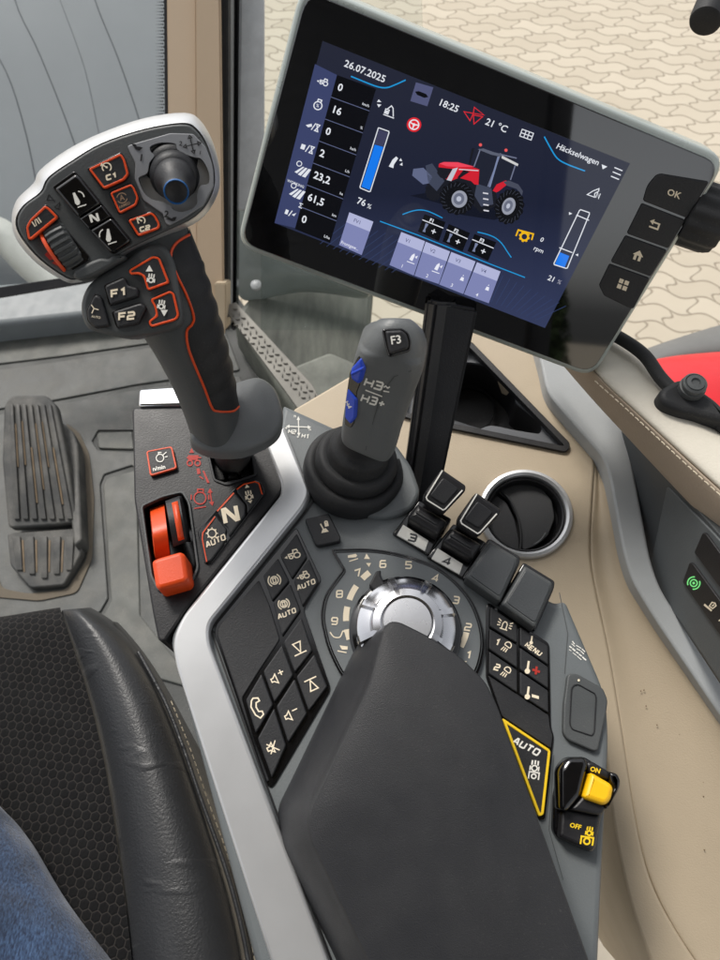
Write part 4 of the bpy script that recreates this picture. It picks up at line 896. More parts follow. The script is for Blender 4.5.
A.ink((30,34,48),4).tri(zt([(470,310),(660,350),(632,460),(560,492),(492,470),(492,402),(462,385)]))
t5.tri(zt([(458,308),(470,306),(452,382),(444,378)]))
g5=A.ink((110,116,140),6)
for l in ([(495,315),(468,390)],[(588,330),(530,480)],[(655,380),(632,450)],[(490,312),(660,352)]): g5.line(zt(l),1.2)
A.ink((120,132,165),7).line(zt([(578,345),(538,482)]),1.8)
A.ink((205,205,205),7).tri(zt([(594,340),(668,378),(664,388),(592,352)])); A.ink((90,95,112),7).tri(zt([(485,312),(510,308),(560,326),(592,334),(590,346),(545,336)]))
r3.tri(zt([(552,498),(570,470),(610,452),(640,462),(612,474),(580,500),(568,506)])); A.ink((70,74,90),5).tri(zt([(600,458),(625,452),(668,470),(688,500),(684,520),(660,490),(615,475)]))
A.ink((235,90,90),6).icon(*zt([(497,292)])[0],1.6,0,[('d',0,0,1)]); A.ink((235,90,90),6).icon(*zt([(612,316)])[0],1.6,0,[('d',0,0,1)])
t7=A.ink((13,14,18),7)
wheel(392,532,80,76,.2,t7,1); wheel(627,570,66,82,.35,t7,1)
lg=A.ink((58,62,74),8)
for (X_,Y_,RX,RY,AN) in ((392,532,76,72,.2),(627,570,62,78,.35)):
    for k_ in range(22):
        a_1=k_/22*6.283; c1_,s1_=math.cos(AN),math.sin(AN)
        f_=lambda q,e:(X_+RX*q*math.cos(a_1+e)*c1_-RY*q*math.sin(a_1+e)*s1_, Y_+RX*q*math.cos(a_1+e)*s1_+RY*q*math.sin(a_1+e)*c1_)
        lg.line(zt([f_(.74,0),f_(.97,.16)]),.55)
r8=A.ink(RIM,8); wheel(402,536,35,39,.3,r8); wheel(624,568,29,40,.4,r8); m9=A.ink((105,110,128),9); wheel(400,535,24,27,.3,m9); wheel(622,567,19,27,.4,m9); q9=A.ink((185,190,205),10); wheel(400,535,11,12,.3,q9); wheel(622,567,8,12,.4,q9)
for k in range(4): A.ink((215,215,222),8).line(zt([(508+k*1,508+k*26),(532+k*1,512+k*26)]),1.3)
els={}
for (en,c_,lv),ink in A.k.items(): els.setdefault(en,[]).append((c_,ink))
for en,L in els.items():
    bm=bmesh.new(); ms=[]
    for c_,ink in L:
        if E(c_) not in ms: ms.append(E(c_))
        mi=ms.index(E(c_))
        for f in ink.bm.faces:
            f.normal_update(); vs=[bm.verts.new(v.co) for v in f.verts]
            if f.normal.dot(D.n)<0: vs.reverse()
            nf=bm.faces.new(vs); nf.material_index=mi
        ink.bm.free()
    if len(bm.verts): obj(en.split('#')[0],bm,ms,scr,smooth=0,fixn=False)
# hard keys
for kk,q in (('OK',[(530,46),(545,42),(690,66),(622,176),(489,124),(502,78)]),('back',[(486,130),(618,181),(566,267),(440,222)]),('home',[(437,227),(563,272),(513,351),(392,307)]),('grid',[(389,312),(511,356),(462,447),(450,446),(372,408),(357,378)])):
    q=z6_(q); o=slab('hard_key',D,shrink(q,.985),0.0022,0.0006,M_key,DT,r=[5,5,2,2,2,5] if len(q)==6 and kk=='OK' else 2,bev=.0006); I=Ink(D,0.0024)
    cx_=sum(a for a,b in q)/len(q); cy_=sum(b for a,b in q)/len(q)
    if kk=='OK': k_=.6; I.text('OK',*z6_([(559,103)])[0],6.6,20,.02,ax=(.35,-.93))
    elif kk=='back': x,y=z6_([(523,195)])[0]; I.icon(x,y,5,20,[('l',[(-.6,.5),(.9,.5),(.9,-.6),(-.9,-.6)]),('f',[(-1.1,.5),(-.3,1.1),(-.3,-.1)])],1.7)
    elif kk=='home': x,y=z6_([(474,287)])[0]; I.icon(x,y,5,20,[('f',[(-1.1,0),(0,1.1),(1.1,0)]),('f',[(-.75,0),(-.75,-1),(-.2,-1),(-.2,0)]),('f',[(.2,0),(.2,-1),(.75,-1),(.75,0)])],1)
    else: x,y=z6_([(429,374)])[0]; [I.icon(x,y,5.2,20,[('f',[(a*.55-.42,b*.55-.42),(a*.55+.42,b*.55-.42),(a*.55+.42,b*.55+.42),(a*.55-.42,b*.55+.42)])],1) for a in (-1,1) for b in (-1,1)]
    I.done('symbol',M_cream,o)
# mounting post and clamp knob
pt=[P(428,300,.505),P(478,310,.505),P(434,520,.56),P(398,520,.56)]
obj('mounting_post',bar_bm(*pt,0.022),M_key,DT)
I=Ink(Pl(440,400,.52,NC(0,0,1)),0); 
pe=[P(424,300,.512),P(436,302,.500),P(409,500,.55),P(400,500,.56)]
obj('post_edge',bar_bm(*pe,0.02),M_black,DT)
ka=P(676,208,.478); kb=P(735,228,.478)
def knurl(a,r,h): return (r*(1+.03*math.sin(a*14)),h)
obj('clamp_knob',lathe_bm(ka,kb-ka,[(.006,-.004),(.012,-.004),(.0135,0),(.0135,.004),(.0195,.006),(.0205,.010),(.0205,.026),(.019,.030),(.006,.0305)],96,knurl),M_rub,DT)
def PZ(x,y,z):
    r=ray(x,y); return C+r*((z-C.z)/r.z)
def Pl3(a,b,c_):
    n=(b-a).cross(c_-a).normalized()
    if n.dot(C-a)<0: n=-n
    x,y=proj(a); return Pl(x,y,(a-C).dot(FW),n)
# ================= beige side console
SC=thing('side_console','beige moulded cab side console with grey trim band, dark switch panel and stitched vinyl top','side console',P(560,520,.75))
B=Pl(525,514,.62,Vector((-.10,-.20,.97)))
z9=lambda p: Z(400,320,3.27,p)
tray=z9([(235,60),(562,412),(550,438),(120,348),(60,330),(40,230),(150,120)])
tray=[(471,341),(571,444),(567,452),(430,424),(398,415),(402,385),(440,350)]
vc=(525,514); vent=[(vc[0]+43*math.cos(k*math.pi/20),vc[1]+42*math.sin(k*math.pi/20)) for k in range(40)]
top_p=[(280,440),(294,409),(348,377),(410,338),(450,318),(552,318),(556,362),(552,395),(596,452),(593,490),(589,555),(599,605),(608,643),(622,727),(635,818),(650,885),(693,960),(760,1040),(700,1060),(655,975),(628,900),(611,815),(603,720),(560,640),(430,600),(330,520)]
slab('moulded_top',B,top_p,0,-0.30,M_beige,SC,r=[2,2,8,8,2,2,10,20,26,30,30,30,30,30,30,30,30,2,2,30,40,40,30,12,2,2],bev=0.0022,holes=[(tray,4),(vent,0)])
cr=[(560,380),(597,452),(593,500),(589,560),(600,605),(608,643),(622,727),(635,818),(650,885),(693,960),(760,1040)]
ri=[(562,392),(603,457),(612,500),(625,560),(640,596),(664,630),(722,718),(775,800),(820,880),(900,980),(980,1060)]
rows=[]
for b,c_ in zip(cr,ri):
    m=lambda t:(b[0]+(c_[0]-b[0])*t,b[1]+(c_[1]-b[1])*t)
    rows.append([B.hit(b[0]-9,b[1],-.03),B.hit(b[0]-5,b[1],-.009),B.hit(b[0]-1,b[1],-.0016),B.hit(b[0]+3,b[1],-.0028),B.hit(*m(.3),-.0065),B.hit(*m(.7),-.002),B.hit(*m(.92),.006),B.hit(*m(1.12),.015)])
obj('trough',patch_bm(rows),M_beige,SC,smooth=180,subd=2,solid=0.004)
inn=[(533,335),(541,364),(547,393),(603,457),(609,474),(623,551),(632,581),(657,622),(722,718),(800,830)]
out=[(824,780),(727,690),(682,622),(661,590),(651,562),(629,445),(624,431),(583,386),(570,362),(560,335)]
slab('trim_band',B,inn+out,.020,-.02,M_grey,SC,r=[2,6,12,14,14,14,14,14,10,2,2,10,14,14,14,10,4,12,8,2],bev=.0022)
DP=Pl3(B.hit(622,431,.0215),B.hit(679,622,.0215),PZ(720,537,.96))
slab('switch_panel',DP,[(621,431),(640,443),(722,537),(800,620),(850,900),(795,790),(724,691),(679,623),(658,590),(648,563)],0.0,-0.006,M_dark,SC,bev=0.001)
slab('inset_field',DP,[(667,486),(712,532),(800,630),(860,900),(724,688),(682,624),(657,590),(650,566)],0.0012,-0.001,mat('dark_panel_lighter',(82,86,88),.5,bump=.2,var=.05),SC,r=4,bev=0.0008)
z2=lambda p: Z(660,520,6.85,p)
k1_=slab('switch_strip',DP,z2([(290,88),(310,92),(560,430),(560,640),(400,452),(232,222)]),0.003,0,M_black,SC,r=1.5,bev=0.0006)
k2_=slab('switch_strip',DP,z2([(200,292),(222,300),(560,760),(600,1020),(410,790),(152,425)]),0.003,0,M_black,SC,r=1.5,bev=0.0006)
I=Ink(DP,0.0033); x,y=z2([(231,432)])[0]
I.icon(x,y,5.6,40,[('c',0,0,.62),('a',0,0,1.1,120,240),('a',0,0,1.1,-60,60),('l',[(-.25,0),(.25,0)]),('l',[(0,-.25),(0,.25)])],1.2); I.done('green_symbol',emit('green_lamp',(120,225,130),1.0),k2_)
I=Ink(DP,0.0033); x,y=z2([(338,590)])[0]; I.icon(x,y,5.2,35,[('p',[(.0,.0),(.0,.9),(.6,1.1),(1,.8),(.8,.0)]),('f',[(-1,-.1),(.9,-.3),(.9,-.65),(-1,-.5)]),('l',[(.4,.3),(.6,.8)])],1.2); I.tri(z2([(398,690),(430,665),(430,700)])); I.done('lamp_symbol',M_cream,k2_)
# tan vinyl band and top
zt_=.985
lo=[(535,335),(560,362),(590,398),(623,433),(670,484),(722,538),(800,620)]
hi=[(560,325),(598,378),(625,402),(650,425),(690,462),(722,491),(800,562)]
rows=[[PZ(*a,zt_-.045),PZ(*a,zt_-.036),PZ(a[0]*.5+b[0]*.5,a[1]*.5+b[1]*.5,zt_-.014),PZ(a[0]*.1+b[0]*.9,a[1]*.1+b[1]*.9,zt_-.001),PZ(*b,zt_)] for a,b in zip(lo,hi)]
obj('vinyl_band',patch_bm(rows),M_beige3,SC,smooth=180,subd=2,solid=.004)
far=[(590,318),(618,340),(640,352),(662,378),(690,404),(726,432),(820,500)]
rows=[[PZ(b[0]-2,b[1]+2,zt_-.014),PZ(b[0]-.3,b[1]+.3,zt_-.002),PZ(b[0]+1.5,b[1]-1.2,zt_+.003),PZ(a[0]*.5+b[0]*.5,a[1]*.5+b[1]*.5,zt_+.006),PZ(*a,zt_+.004),PZ(a[0]+3,a[1]-5,zt_-.03)] for a,b in zip(far,hi)]
vt=obj('vinyl_top',patch_bm(rows),M_beige2,SC,smooth=180,subd=2,solid=.004)
# stitching
bm=bmesh.new(); ln=[Vector(q) for q in crs([tuple(PZ(x-3.2,y+3.2,zt_+.0015)) for x,y in hi[1:]],60,False)]
acc=0; i=0
while i<len(ln)-3:
    j=i
    while j<len(ln)-1 and (ln[j]-ln[i]).length<0.0032: j+=1
    tube_bm([ln[i],ln[(i+j)//2]+Vector((0,0,.0004)),ln[j]],0.00045,6,bm)
    i=j
    st0=ln[i]
    while i<len(ln)-1 and (ln[i]-st0).length<0.0012: i+=1
obj('stitching',bm,M_thread,SC)

# ================= storage tray with cup well
TR=thing('storage_tray','black three-cornered storage tray with a round cup well let into the beige console','storage tray',B.hit(490,400,-.06))
obj('rim',ring_bm(B,tray,5.5,0.0035,-0.004,6),M_black,TR)
def lobe(n=26): return [(468+26*math.cos(a*2*math.pi/n)*1.18-8,400+32*math.sin(a*2*math.pi/n)*.92) for a in range(n)]
well=[(432,400),(436,380),(448,364),(466,362),(488,366),(505,378),(515,392),(516,402),(528,412),(541,424),(540,434),(532,438),(514,430),(494,426),(485,427),(470,434),(448,432),(436,420)]
slab('tray_floor',B,[(471,345),(566,444),(560,449),(428,420),(400,412),(404,384),(440,354)],-0.006,-0.012,mat('tray_grey',(92,94,98),.35,bump=.2,var=.05),TR,r=3,bev=0.0008,holes=[(crs([(x,min(y,433)) for x,y in well],3),0)])
wl=[B.t2(B.hit(x,y,-.006)) for x,y in crs([(x,min(y,433)) for x,y in well],3)]
w0=[B.t3(u,v,-.009) for u,v in wl]; cu=sum(u for u,v in wl)/len(wl); cv=sum(v for u,v in wl)/len(wl)
w1=[B.t3(cu+(u-cu)*.93,cv+(v-cv)*.93,-.055) for u,v in wl]; w2=[B.t3(cu+(u-cu)*.1,cv+(v-cv)*.1,-.057) for u,v in wl]
obj('well_liner',loft_bm([w0,w1,w2],False,True),M_black,TR)
cc=B.hit(468,410,-.05)
obj('cup_ring',lathe_bm(cc,B.n,[(.026,0),(.0262,.003),(.0245,.004),(.024,.0)],48,cap=False),M_key,TR)

# ================= air vent
AV=thing('air_vent','round black air vent with a bright silver ring in the beige console','air vent',B.hit(525,514))
vo=B.hit(525,514,0); m_=B.mpp(525,514)
obj('silver_ring',lathe_bm(vo,B.n,[(46.5*m_,-.001),(46.5*m_,.0025),(45.5*m_,.004),(42.5*m_,.0048),(40*m_,.003),(39.2*m_,-.004),(39.2*m_,-.012)],96,cap=False),M_silver,AV)
obj('nozzle',lathe_bm(vo,B.n,[(39.5*m_,-.003),(38*m_,.000),(36.5*m_,-.001),(35.5*m_,-.008),(34.5*m_,-.016),(25*m_,-.021),(12*m_,-.0235),(1*m_,-.024)],96,cap=False),M_black,AV)
nv=Pl3(B.hit(500,500,-.010),B.hit(550,500,-.012),B.hit(525,550,-.006))
vn=[Vector(B.hit(x,y,h)) for x,y,h in ()]
fl=bmesh.new()
for pts in ([(498,488),(510,500),(518,518),(521,536),(520,550)],):
    q=crsd(pts,6); tube_bm([B.hit(x,y,-.0075) for x,y in q],.0009,8,fl)
obj('flap_edge',fl,M_key,AV)
slab('flap',B,[(497,492),(508,484),(522,480),(540,486),(552,500),(555,518),(548,536),(536,546),(522,551),(521,536),(517,518),(509,501)],-.009,-.011,mat('vent_flap',(38,39,41),.55,bump=.2,var=.06),AV,r=4,bev=.0008)
slab('flap',B,[(496,494),(507,503),(515,519),(519,537),(520,551),(506,548),(494,538),(488,522),(489,506)],-.010,-.012,M_key,AV,r=4,bev=.0008)
bm=bmesh.new(); q=crsd([(534,545),(541,540),(546,533)],4); tube_bm([B.hit(x,y,-.005) for x,y in q],.0009,8,bm); obj('flap_grip',bm,M_body,AV)

# ================= window seal, stay bracket, outside
SLp=[PZ(x,y,zt_+.010) for x,y in crsd([(575,318),(600,328),(625,341),(645,356),(660,377),(676,394)],5)]
ws=obj('window_seal',tube_bm(SLp,.0047,14),M_rub); tag(ws,'thick dark rubber window seal running from under the display to the capped bracket','rubber seal')
WB=thing('window_bracket','dark plastic bracket with a round ribbed cap screwed on the window ledge','bracket',PZ(690,400,zt_))
BP=Pl3(PZ(670,400,zt_+.012),PZ(700,400,zt_+.012),PZ(690,420,zt_+.010))
slab('base',BP,[(660,392),(668,384),(684,379),(706,392),(722,405),(728,420),(712,418),(697,414),(680,410),(664,402)],.004,-.012,M_rub,WB,smooth=True,bev=.004)
cb=BP.hit(690,391,.003); cn=(BP.n+RT*-.05).normalized()
obj('cap',lathe_bm(cb,cn,[(.0085,0),(.0090,.004),(.0088,.006),(.0078,.0065),(.0078,.0075),(.0083,.008),(.0080,.010),(.0068,.011),(.0062,.0105),(.0058,.0115),(.0032,.0118),(.0026,.0105),(.0006,.0104)],48),M_body,WB,smooth=35)
obj('seal_end',tube_bm([PZ(x,y,zt_+.004) for x,y in crsd([(700,408),(716,419),(745,440)],4)],.0065,14),M_rub,WB)
FD=thing('tractor_fender','glossy red outer fender with a dull grey rim beyond the cab window','fender',PZ(720,420,.1))
M_redp=mat('red_paint',(196,8,22),.4,var=.04,coat=.15)
rows=[[PZ(x,y,z) for x,y,z in r] for r in ([(634,362,.30),(662,354,.31),(700,350,.31),(760,346,.30),(840,344,.26)],[(640,380,.33),(668,376,.345),(704,372,.35),(765,372,.34),(840,374,.3)],[(646,410,.34),(676,408,.36),(712,406,.365),(770,410,.355),(840,416,.32)],[(650,450,.32),(684,452,.345),(722,454,.35),(780,460,.34),(840,470,.3)],[(650,500,.25),(690,510,.27),(730,516,.27),(790,520,.26),(850,530,.22)])]
obj('red_panel',patch_bm(rows),M_redp,FD,smooth=180,subd=3,solid=.01)
rows=[[PZ(x,y,z) for x,y,z in r] for r in ([(622,358,.20),(648,346,.22),(680,335,.23),(720,322,.23),(790,304,.2)],[(626,360,.25),(652,349,.28),(684,341,.29),(724,333,.29),(795,320,.27)],[(634,366,.27),(662,358,.285),(700,354,.285),(760,350,.275),(840,350,.23)])]
obj('rubber_lip',patch_bm(rows),mat('grey_rubber',(104,104,102),.7,var=.08),FD,smooth=180,subd=2,solid=.01)
GH=P(705,22,.62); gb_=P(745,-75,.66)
mt_=obj('mirror_arm',lathe_bm(GH,gb_-GH,[(.001,-.0005),(.0105,-.0005),(.0128,.001),(.0135,.004),(.0135,.1)],40),M_rub); tag(mt_,'matt black round tube end hanging at the upper right above the paving','mirror arm')

# ================= cab pillar, door, sill
DPl=thing('cab_pillar','beige cab pillar lining with a black seal between windscreen and door','cab pillar',P(200,320,1.25))
def strip(name,x0,x1,xb0,xb1,y0,y1,d0,d1,th,m,par):
    return obj(name,bar_bm(P(x0,y0,d0),P(x1,y0,d0),P(xb1,y1,d1),P(xb0,y1,d1),th),m,par,smooth=40)
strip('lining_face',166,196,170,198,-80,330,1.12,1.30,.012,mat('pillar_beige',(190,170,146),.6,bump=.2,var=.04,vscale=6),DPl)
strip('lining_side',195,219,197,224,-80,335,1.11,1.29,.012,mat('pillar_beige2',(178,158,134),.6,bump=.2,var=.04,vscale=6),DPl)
strip('seal',218,228,222,228,-80,330,1.13,1.31,.03,M_rub,DPl)
strip('lining_shoulder',214,226,217,226,283,330,1.24,1.27,.05,M_beige,DPl)
strip('edge_seal',163,168,166,170,-80,330,1.13,1.31,.02,M_black,DPl)
DR=thing('cab_door','glazed cab door frame with slim silver and black uprights right of the beige pillar','cab door',P(245,330,1.35))
strip('frame_upright',228,233,227,232,-80,320,1.18,1.36,.02,M_grey,DR)
strip('frame_seal',232,240,231,236,-80,330,1.19,1.37,.03,M_gloss,DR)
strip('frame_post',239,264,234,264,-80,210,1.22,1.33,.012,mat('door_grey',(196,200,202),.35,var=.12,vscale=30),DR)
M_gl=bpy.data.materials.new('window_glass'); M_gl.use_nodes=True; b=M_gl.node_tree.nodes['Principled BSDF']; b.inputs['Base Color'].default_value=(.86,.9,.9,1); b.inputs['Roughness'].default_value=.02; b.inputs['Transmission Weight'].default_value=1; b.inputs['IOR'].default_value=1.1
strip('glass',261,420,261,430,-80,330,1.24,1.40,.004,M_gl,DR)
# dark step box; a pale sheet stands in for door glass reflections
TB=thing('step_box','pale grey green sheet for reflections in the door glass, over a dark step box, right of the pillar','step box',P(290,420,1.7))
rows=[[P(228,150,1.5),P(262,165,1.5),P(300,190,1.5),P(380,230,1.5)],[P(228,215,1.52),P(262,225,1.52),P(310,250,1.52),P(380,292,1.52)],[P(232,262,1.54),P(262,268,1.54),P(310,276,1.54),P(372,294,1.54)],[P(236,305,1.6),P(262,300,1.6),P(310,286,1.58),P(370,300,1.58)]]
obj('reflection_sheet',patch_bm(rows),mat('reflection_pale',(118,125,122),.3,var=.2,vscale=5,coat=.2),TB,smooth=180,subd=2,solid=.01)
sbp=Pl(310,350,1.56,NC(.1,.35,1))
sb_=mat('step_dark',(84,86,78),.5,var=.4,vscale=14); nt=sb_.node_tree
mpx=nt.nodes.new('ShaderNodeMapping'); mpx.inputs['Scale'].default_value=(3.2,.7,1); mpx.inputs['Rotation'].default_value=(0,0,-.5)
tcx=[n for n in nt.nodes if n.type=='TEX_COORD'][0]; nzx=[n for n in nt.nodes if n.type=='TEX_NOISE'][0]; nt.links.new(tcx.outputs['Object'],mpx.inputs[0]); nt.links.new(mpx.outputs[0],nzx.inputs['Vector'])
slab('step_side',sbp,[(232,318),(250,296),(280,282),(318,274),(368,280),(374,290),(367,378),(340,425),(300,425),(250,345)],.0,-.1,sb_,TB,r=[10,10,16,16,5,5,10,4,4,4],bev=.012)
slab('step_tread',sbp,[(280,372),(330,352),(362,366),(352,396),(318,416),(296,400)],.012,-.01,mat('step_pale',(116,118,110),.5,var=.3,vscale=18),TB,r=5,bev=.006)
obj('bolt_boss',lathe_bm(P(256,285,1.5),NC(0,.3,1),[(.0105,-.004),(.011,.002),(.007,.005),(.001,.005)],20),M_grey,TB)
TP=thing('sill_tread_plate','worn silver checker plate door sill running down from the pillar foot','tread plate',P(260,360,1.3))
tpn=Pl3(P(224,312,1.28),P(240,312,1.28),P(300,402,1.22))
tpl=mat('checker_plate',(112,110,104),.5,metal=.3,dust=.4,var=.12,vscale=20)
nt=tpl.node_tree; bb=nt.nodes['Principled BSDF']; tc=[n for n in nt.nodes if n.type=='TEX_COORD'][0]
slab('plate',tpn,[(222,306),(236,302),(312,384),(322,402),(300,412),(286,392)],0,-.006,tpl,TP,bev=.001)
bm=bmesh.new()
dv=Vector((80,86)).normalized(); nv_=Vector((-dv.y,dv.x))
for i in range(20):
    for j in range(3):
        c_=Vector((231,312))+dv*(i*6.2+(3.1 if j%2 else 0))-nv_*(j*5.2-5.2)
        a=(dv+nv_*(1 if (i+j)%2 else -1)).normalized()*2.3; n=Vector((-a.y,a.x))*.28
        slab_bm(tpn,[tuple(c_-a),tuple(c_+n),tuple(c_+a),tuple(c_-n)],.0028,-.001,0,.0006,bm=bm,bseg=1)
obj('raised_pattern',bm,tpl,TP)

# ================= windscreen and what stands beyond
WS=thing('windscreen','large front window pane with a dotted dark border, left of the beige pillar','windscreen',P(80,300,1.5))
wsn=Pl(80,140,1.36,NC(.0,-.25,1))
slab('glass',wsn,[(-60,-90),(165,-90),(166,256),(-60,303)],0,-.004,M_gl,WS)
slab('lower_seal',wsn,[(-60,296),(80,275),(168,254),(168,262),(80,284),(-60,308)],.004,-.012,M_black,WS,bev=.001)
bm=bmesh.new()
for i in range(80):
    for j in range(4):
        x=163.5-j*2.0-(1.0 if i%2 else 0); y=2+i*3.2; r=.95-.19*j
        if y<252: slab_bm(wsn,[(x+r*math.cos(t*1.047),y+r*math.sin(t*1.047)) for t in range(6)],.0006,.0002,0,0,bm=bm)
obj('dotted_border',bm,M_black,WS)
HB=thing('grey_cladding','pale grey sheet cladding with thin dark seams behind the front window','cladding',P(80,400,2.6))
hpn=Pl(80,120,2.35,NC(.1,.05,1)); M_clad=mat('cladding_grey',(130,133,136),.45,var=.09,vscale=1.5,metal=.1)
slab('sheet',hpn,[(-420,-260),(206,-260),(206,600),(-420,600)],0,-.04,M_clad,HB,bev=.002)
I=Ink(hpn,.001)
for l in ([(0,-80),(15,0),(40,55),(75,145),(110,260)],[(80,-60),(95,0),(118,58),(140,122),(170,220)],[(-40,20),(0,60),(25,130),(45,230),(60,300)],[(60,0),(85,70),(100,140)]): I.line(crsd(l,5),1.1 if l[0][0]!=60 else .5)
I.done('seam',mat('seam_grey',(66,69,74),.6),HB)
fl_=obj('front_hose',tube_bm([hpn.hit(x,y,.10) for x,y in crsd([(-60,215),(0,235),(30,262),(60,290),(90,330)],5)],.05,16),mat('pale_plastic',(188,188,182),.5,var=.1),None); tag(fl_,'blurred pale curved pipe low behind the front window at the left edge','pipe')

# ================= floor
fz=0.13
def fsl(name,poly,h,h0,m,par=None,r=0,bev=.002,smooth=False):
    return slab(name,FL,poly,h,h0,m,par,r=r,bev=bev,smooth=smooth)
FL=Pl(60,500,(PZ(60,500,fz)-C).dot(FW),Vector((0,0,1)))
M_mat=mat('floor_rubber',(64,66,64),.6,dust=.5,bump=.5,bscale=260,var=.25,vscale=7)
M_mat2=mat('floor_rubber_worn',(72,74,70),.6,dust=.6,bump=.5,bscale=260,var=.28,vscale=9)
f0=fsl('floor_mat',[(-200,318),(60,298),(230,285),(330,430),(360,700),(300,1100),(-400,1100)],0,-.03,mat('floor_dark',(50,52,50),.6,bump=.4,bscale=260,var=.15,vscale=6)); struct(f0)
FM=f0
fsl('sill_step',[(-200,300),(85,276),(225,262),(232,300),(85,314),(-200,345)],.06,-.01,mat('sill_grey',(112,117,119),.5,var=.08),None,2,.012)
bpy.context.view_layer.update()
ss_=[o for o in bpy.data.objects if o.name=='sill_step'][0]; tag(ss_,'pale grey raised sill below the front window','door sill')
fsl('mat_panel',[(-200,352),(85,322),(215,300),(222,325),(156,342),(60,356),(-200,388)],.004,-.002,M_mat2,FM,3)
fsl('mat_panel',[(-200,396),(60,361),(158,346),(225,330),(240,370),(138,384),(54,400),(-200,440)],.004,-.002,M_mat,FM,3)
fsl('mat_panel',[(-200,448),(54,405),(140,389),(240,376),(260,430),(132,430),(98,430),(92,441),(98,450),(132,452),(260,470),(250,700),(200,700),(140,620),(137,470),(132,465),(104,474),(100,484),(108,598),(100,612),(60,618),(-200,700)],.004,-.002,M_mat,FM,2)
fsl('mat_panel',[(97,433),(132,431),(134,449),(98,448)],.005,-.002,M_mat2,FM,3)
fsl('mat_panel',[(136,470),(106,478),(103,485),(111,600),(104,614),(70,620),(20,640),(200,690),(140,615)],.005,-.002,M_mat2,FM,2)
# pedals
M_ped=mat('pedal_rubber',(50,51,50),.62,dust=.7,bump=.5,bscale=400,var=.22,vscale=22); M_mud=mat('dried_mud',(120,104,84),.9,bump=.6,var=.2,vscale=40)
PD=thing('foot_pedal','long ribbed dark rubber foot pedal with dried mud in its grooves','pedal',PZ(40,530,fz),None)
PL_=Pl3(PZ(30,400,fz+.10),PZ(60,400,fz+.10),PZ(40,525,fz+.045)); 
slab('pad',PL_,[(4,404),(12,395),(46,395),(56,404),(66,450),(77,522),(40,526),(8,528),(2,460)],0,-.02,M_ped,PD,r=5,bev=.004)
bm=bmesh.new(); bd=bmesh.new()
for i in range(7):
    t=(i+.5)/7; xt=8+44*t; xb=12+62*t
    slab_bm(PL_,[(xt-1.9,404),(xt+1.9,404),(xb+2.9,519),(xb-2.9,519)],.0055,-.001,1,.0015,bm=bm)
    if i<6:
        t2=(i+1)/7; xt=8+44*t2; xb=12+62*t2; a=random.uniform(.1,.4); b_=random.uniform(.5,.95); w_=.5+random.random()*.5
        slab_bm(PL_,[(xt+(xb-xt)*a-w_,404+115*a),(xt+(xb-xt)*a+w_,404+115*a),(xt+(xb-xt)*b_+w_,404+115*b_),(xt+(xb-xt)*b_-w_,404+115*b_)],.0022,-.001,.5,.0006,bm=bd)
obj('rib',bm,M_ped,PD); obj('mud_streak',bd,M_mud,PD)
slab('side_arm',FL,[(60,420),(74,432),(78,445),(82,540),(74,546)],.05,0,M_mud if 0 else M_ped,PD,r=3,bev=.004)
P2=thing('foot_pedal','short ribbed dark heel pedal directly below the long one','pedal',PZ(45,575,fz),None)
PQ=Pl3(PZ(10,533,fz+.035),PZ(80,528,fz+.035),PZ(45,586,fz+.02))
slab('pad',PQ,[(7,533),(78,528),(82,552),(64,585),(30,588),(10,565)],0,-.02,M_ped,P2,r=4,bev=.003)
bm=bmesh.new(); bd=bmesh.new()
for i in range(5):
    x=16+i*13.5
    slab_bm(PQ,[(x-4,537),(x+4,536),(x+2-(i-2)*1.2+2,578-abs(i-2)*4),(x-2-(i-2)*1.2,578-abs(i-2)*4)],.004,-.001,1,.0012,bm=bm)
    if i<4: slab_bm(PQ,[(x+5.6,540),(x+7.4,540),(x+6.8-(i-2)*1,572),(x+5.4-(i-2)*1,572)],.0012,-.001,.5,.0004,bm=bd)
obj('rib',bm,M_ped,P2); obj('mud_streak',bd,M_mud,P2)
mdp=fsl('mud_patch',[(0,520),(-10,560),(4,590),(30,595),(68,591),(88,560),(89,530),(82,480),(76,440),(66,424),(80,434),(90,455),(95,500),(93,560),(78,594),(40,602),(-5,598),(-40,560)],.0008,-.001,mat('mud_dust',(98,90,78),.95,var=.15,vscale=12),None,6,.0002)
mdp.parent=FM; mdp.location=ORG[mdp]-ORG[FM]
mdp.location.z+=.0062

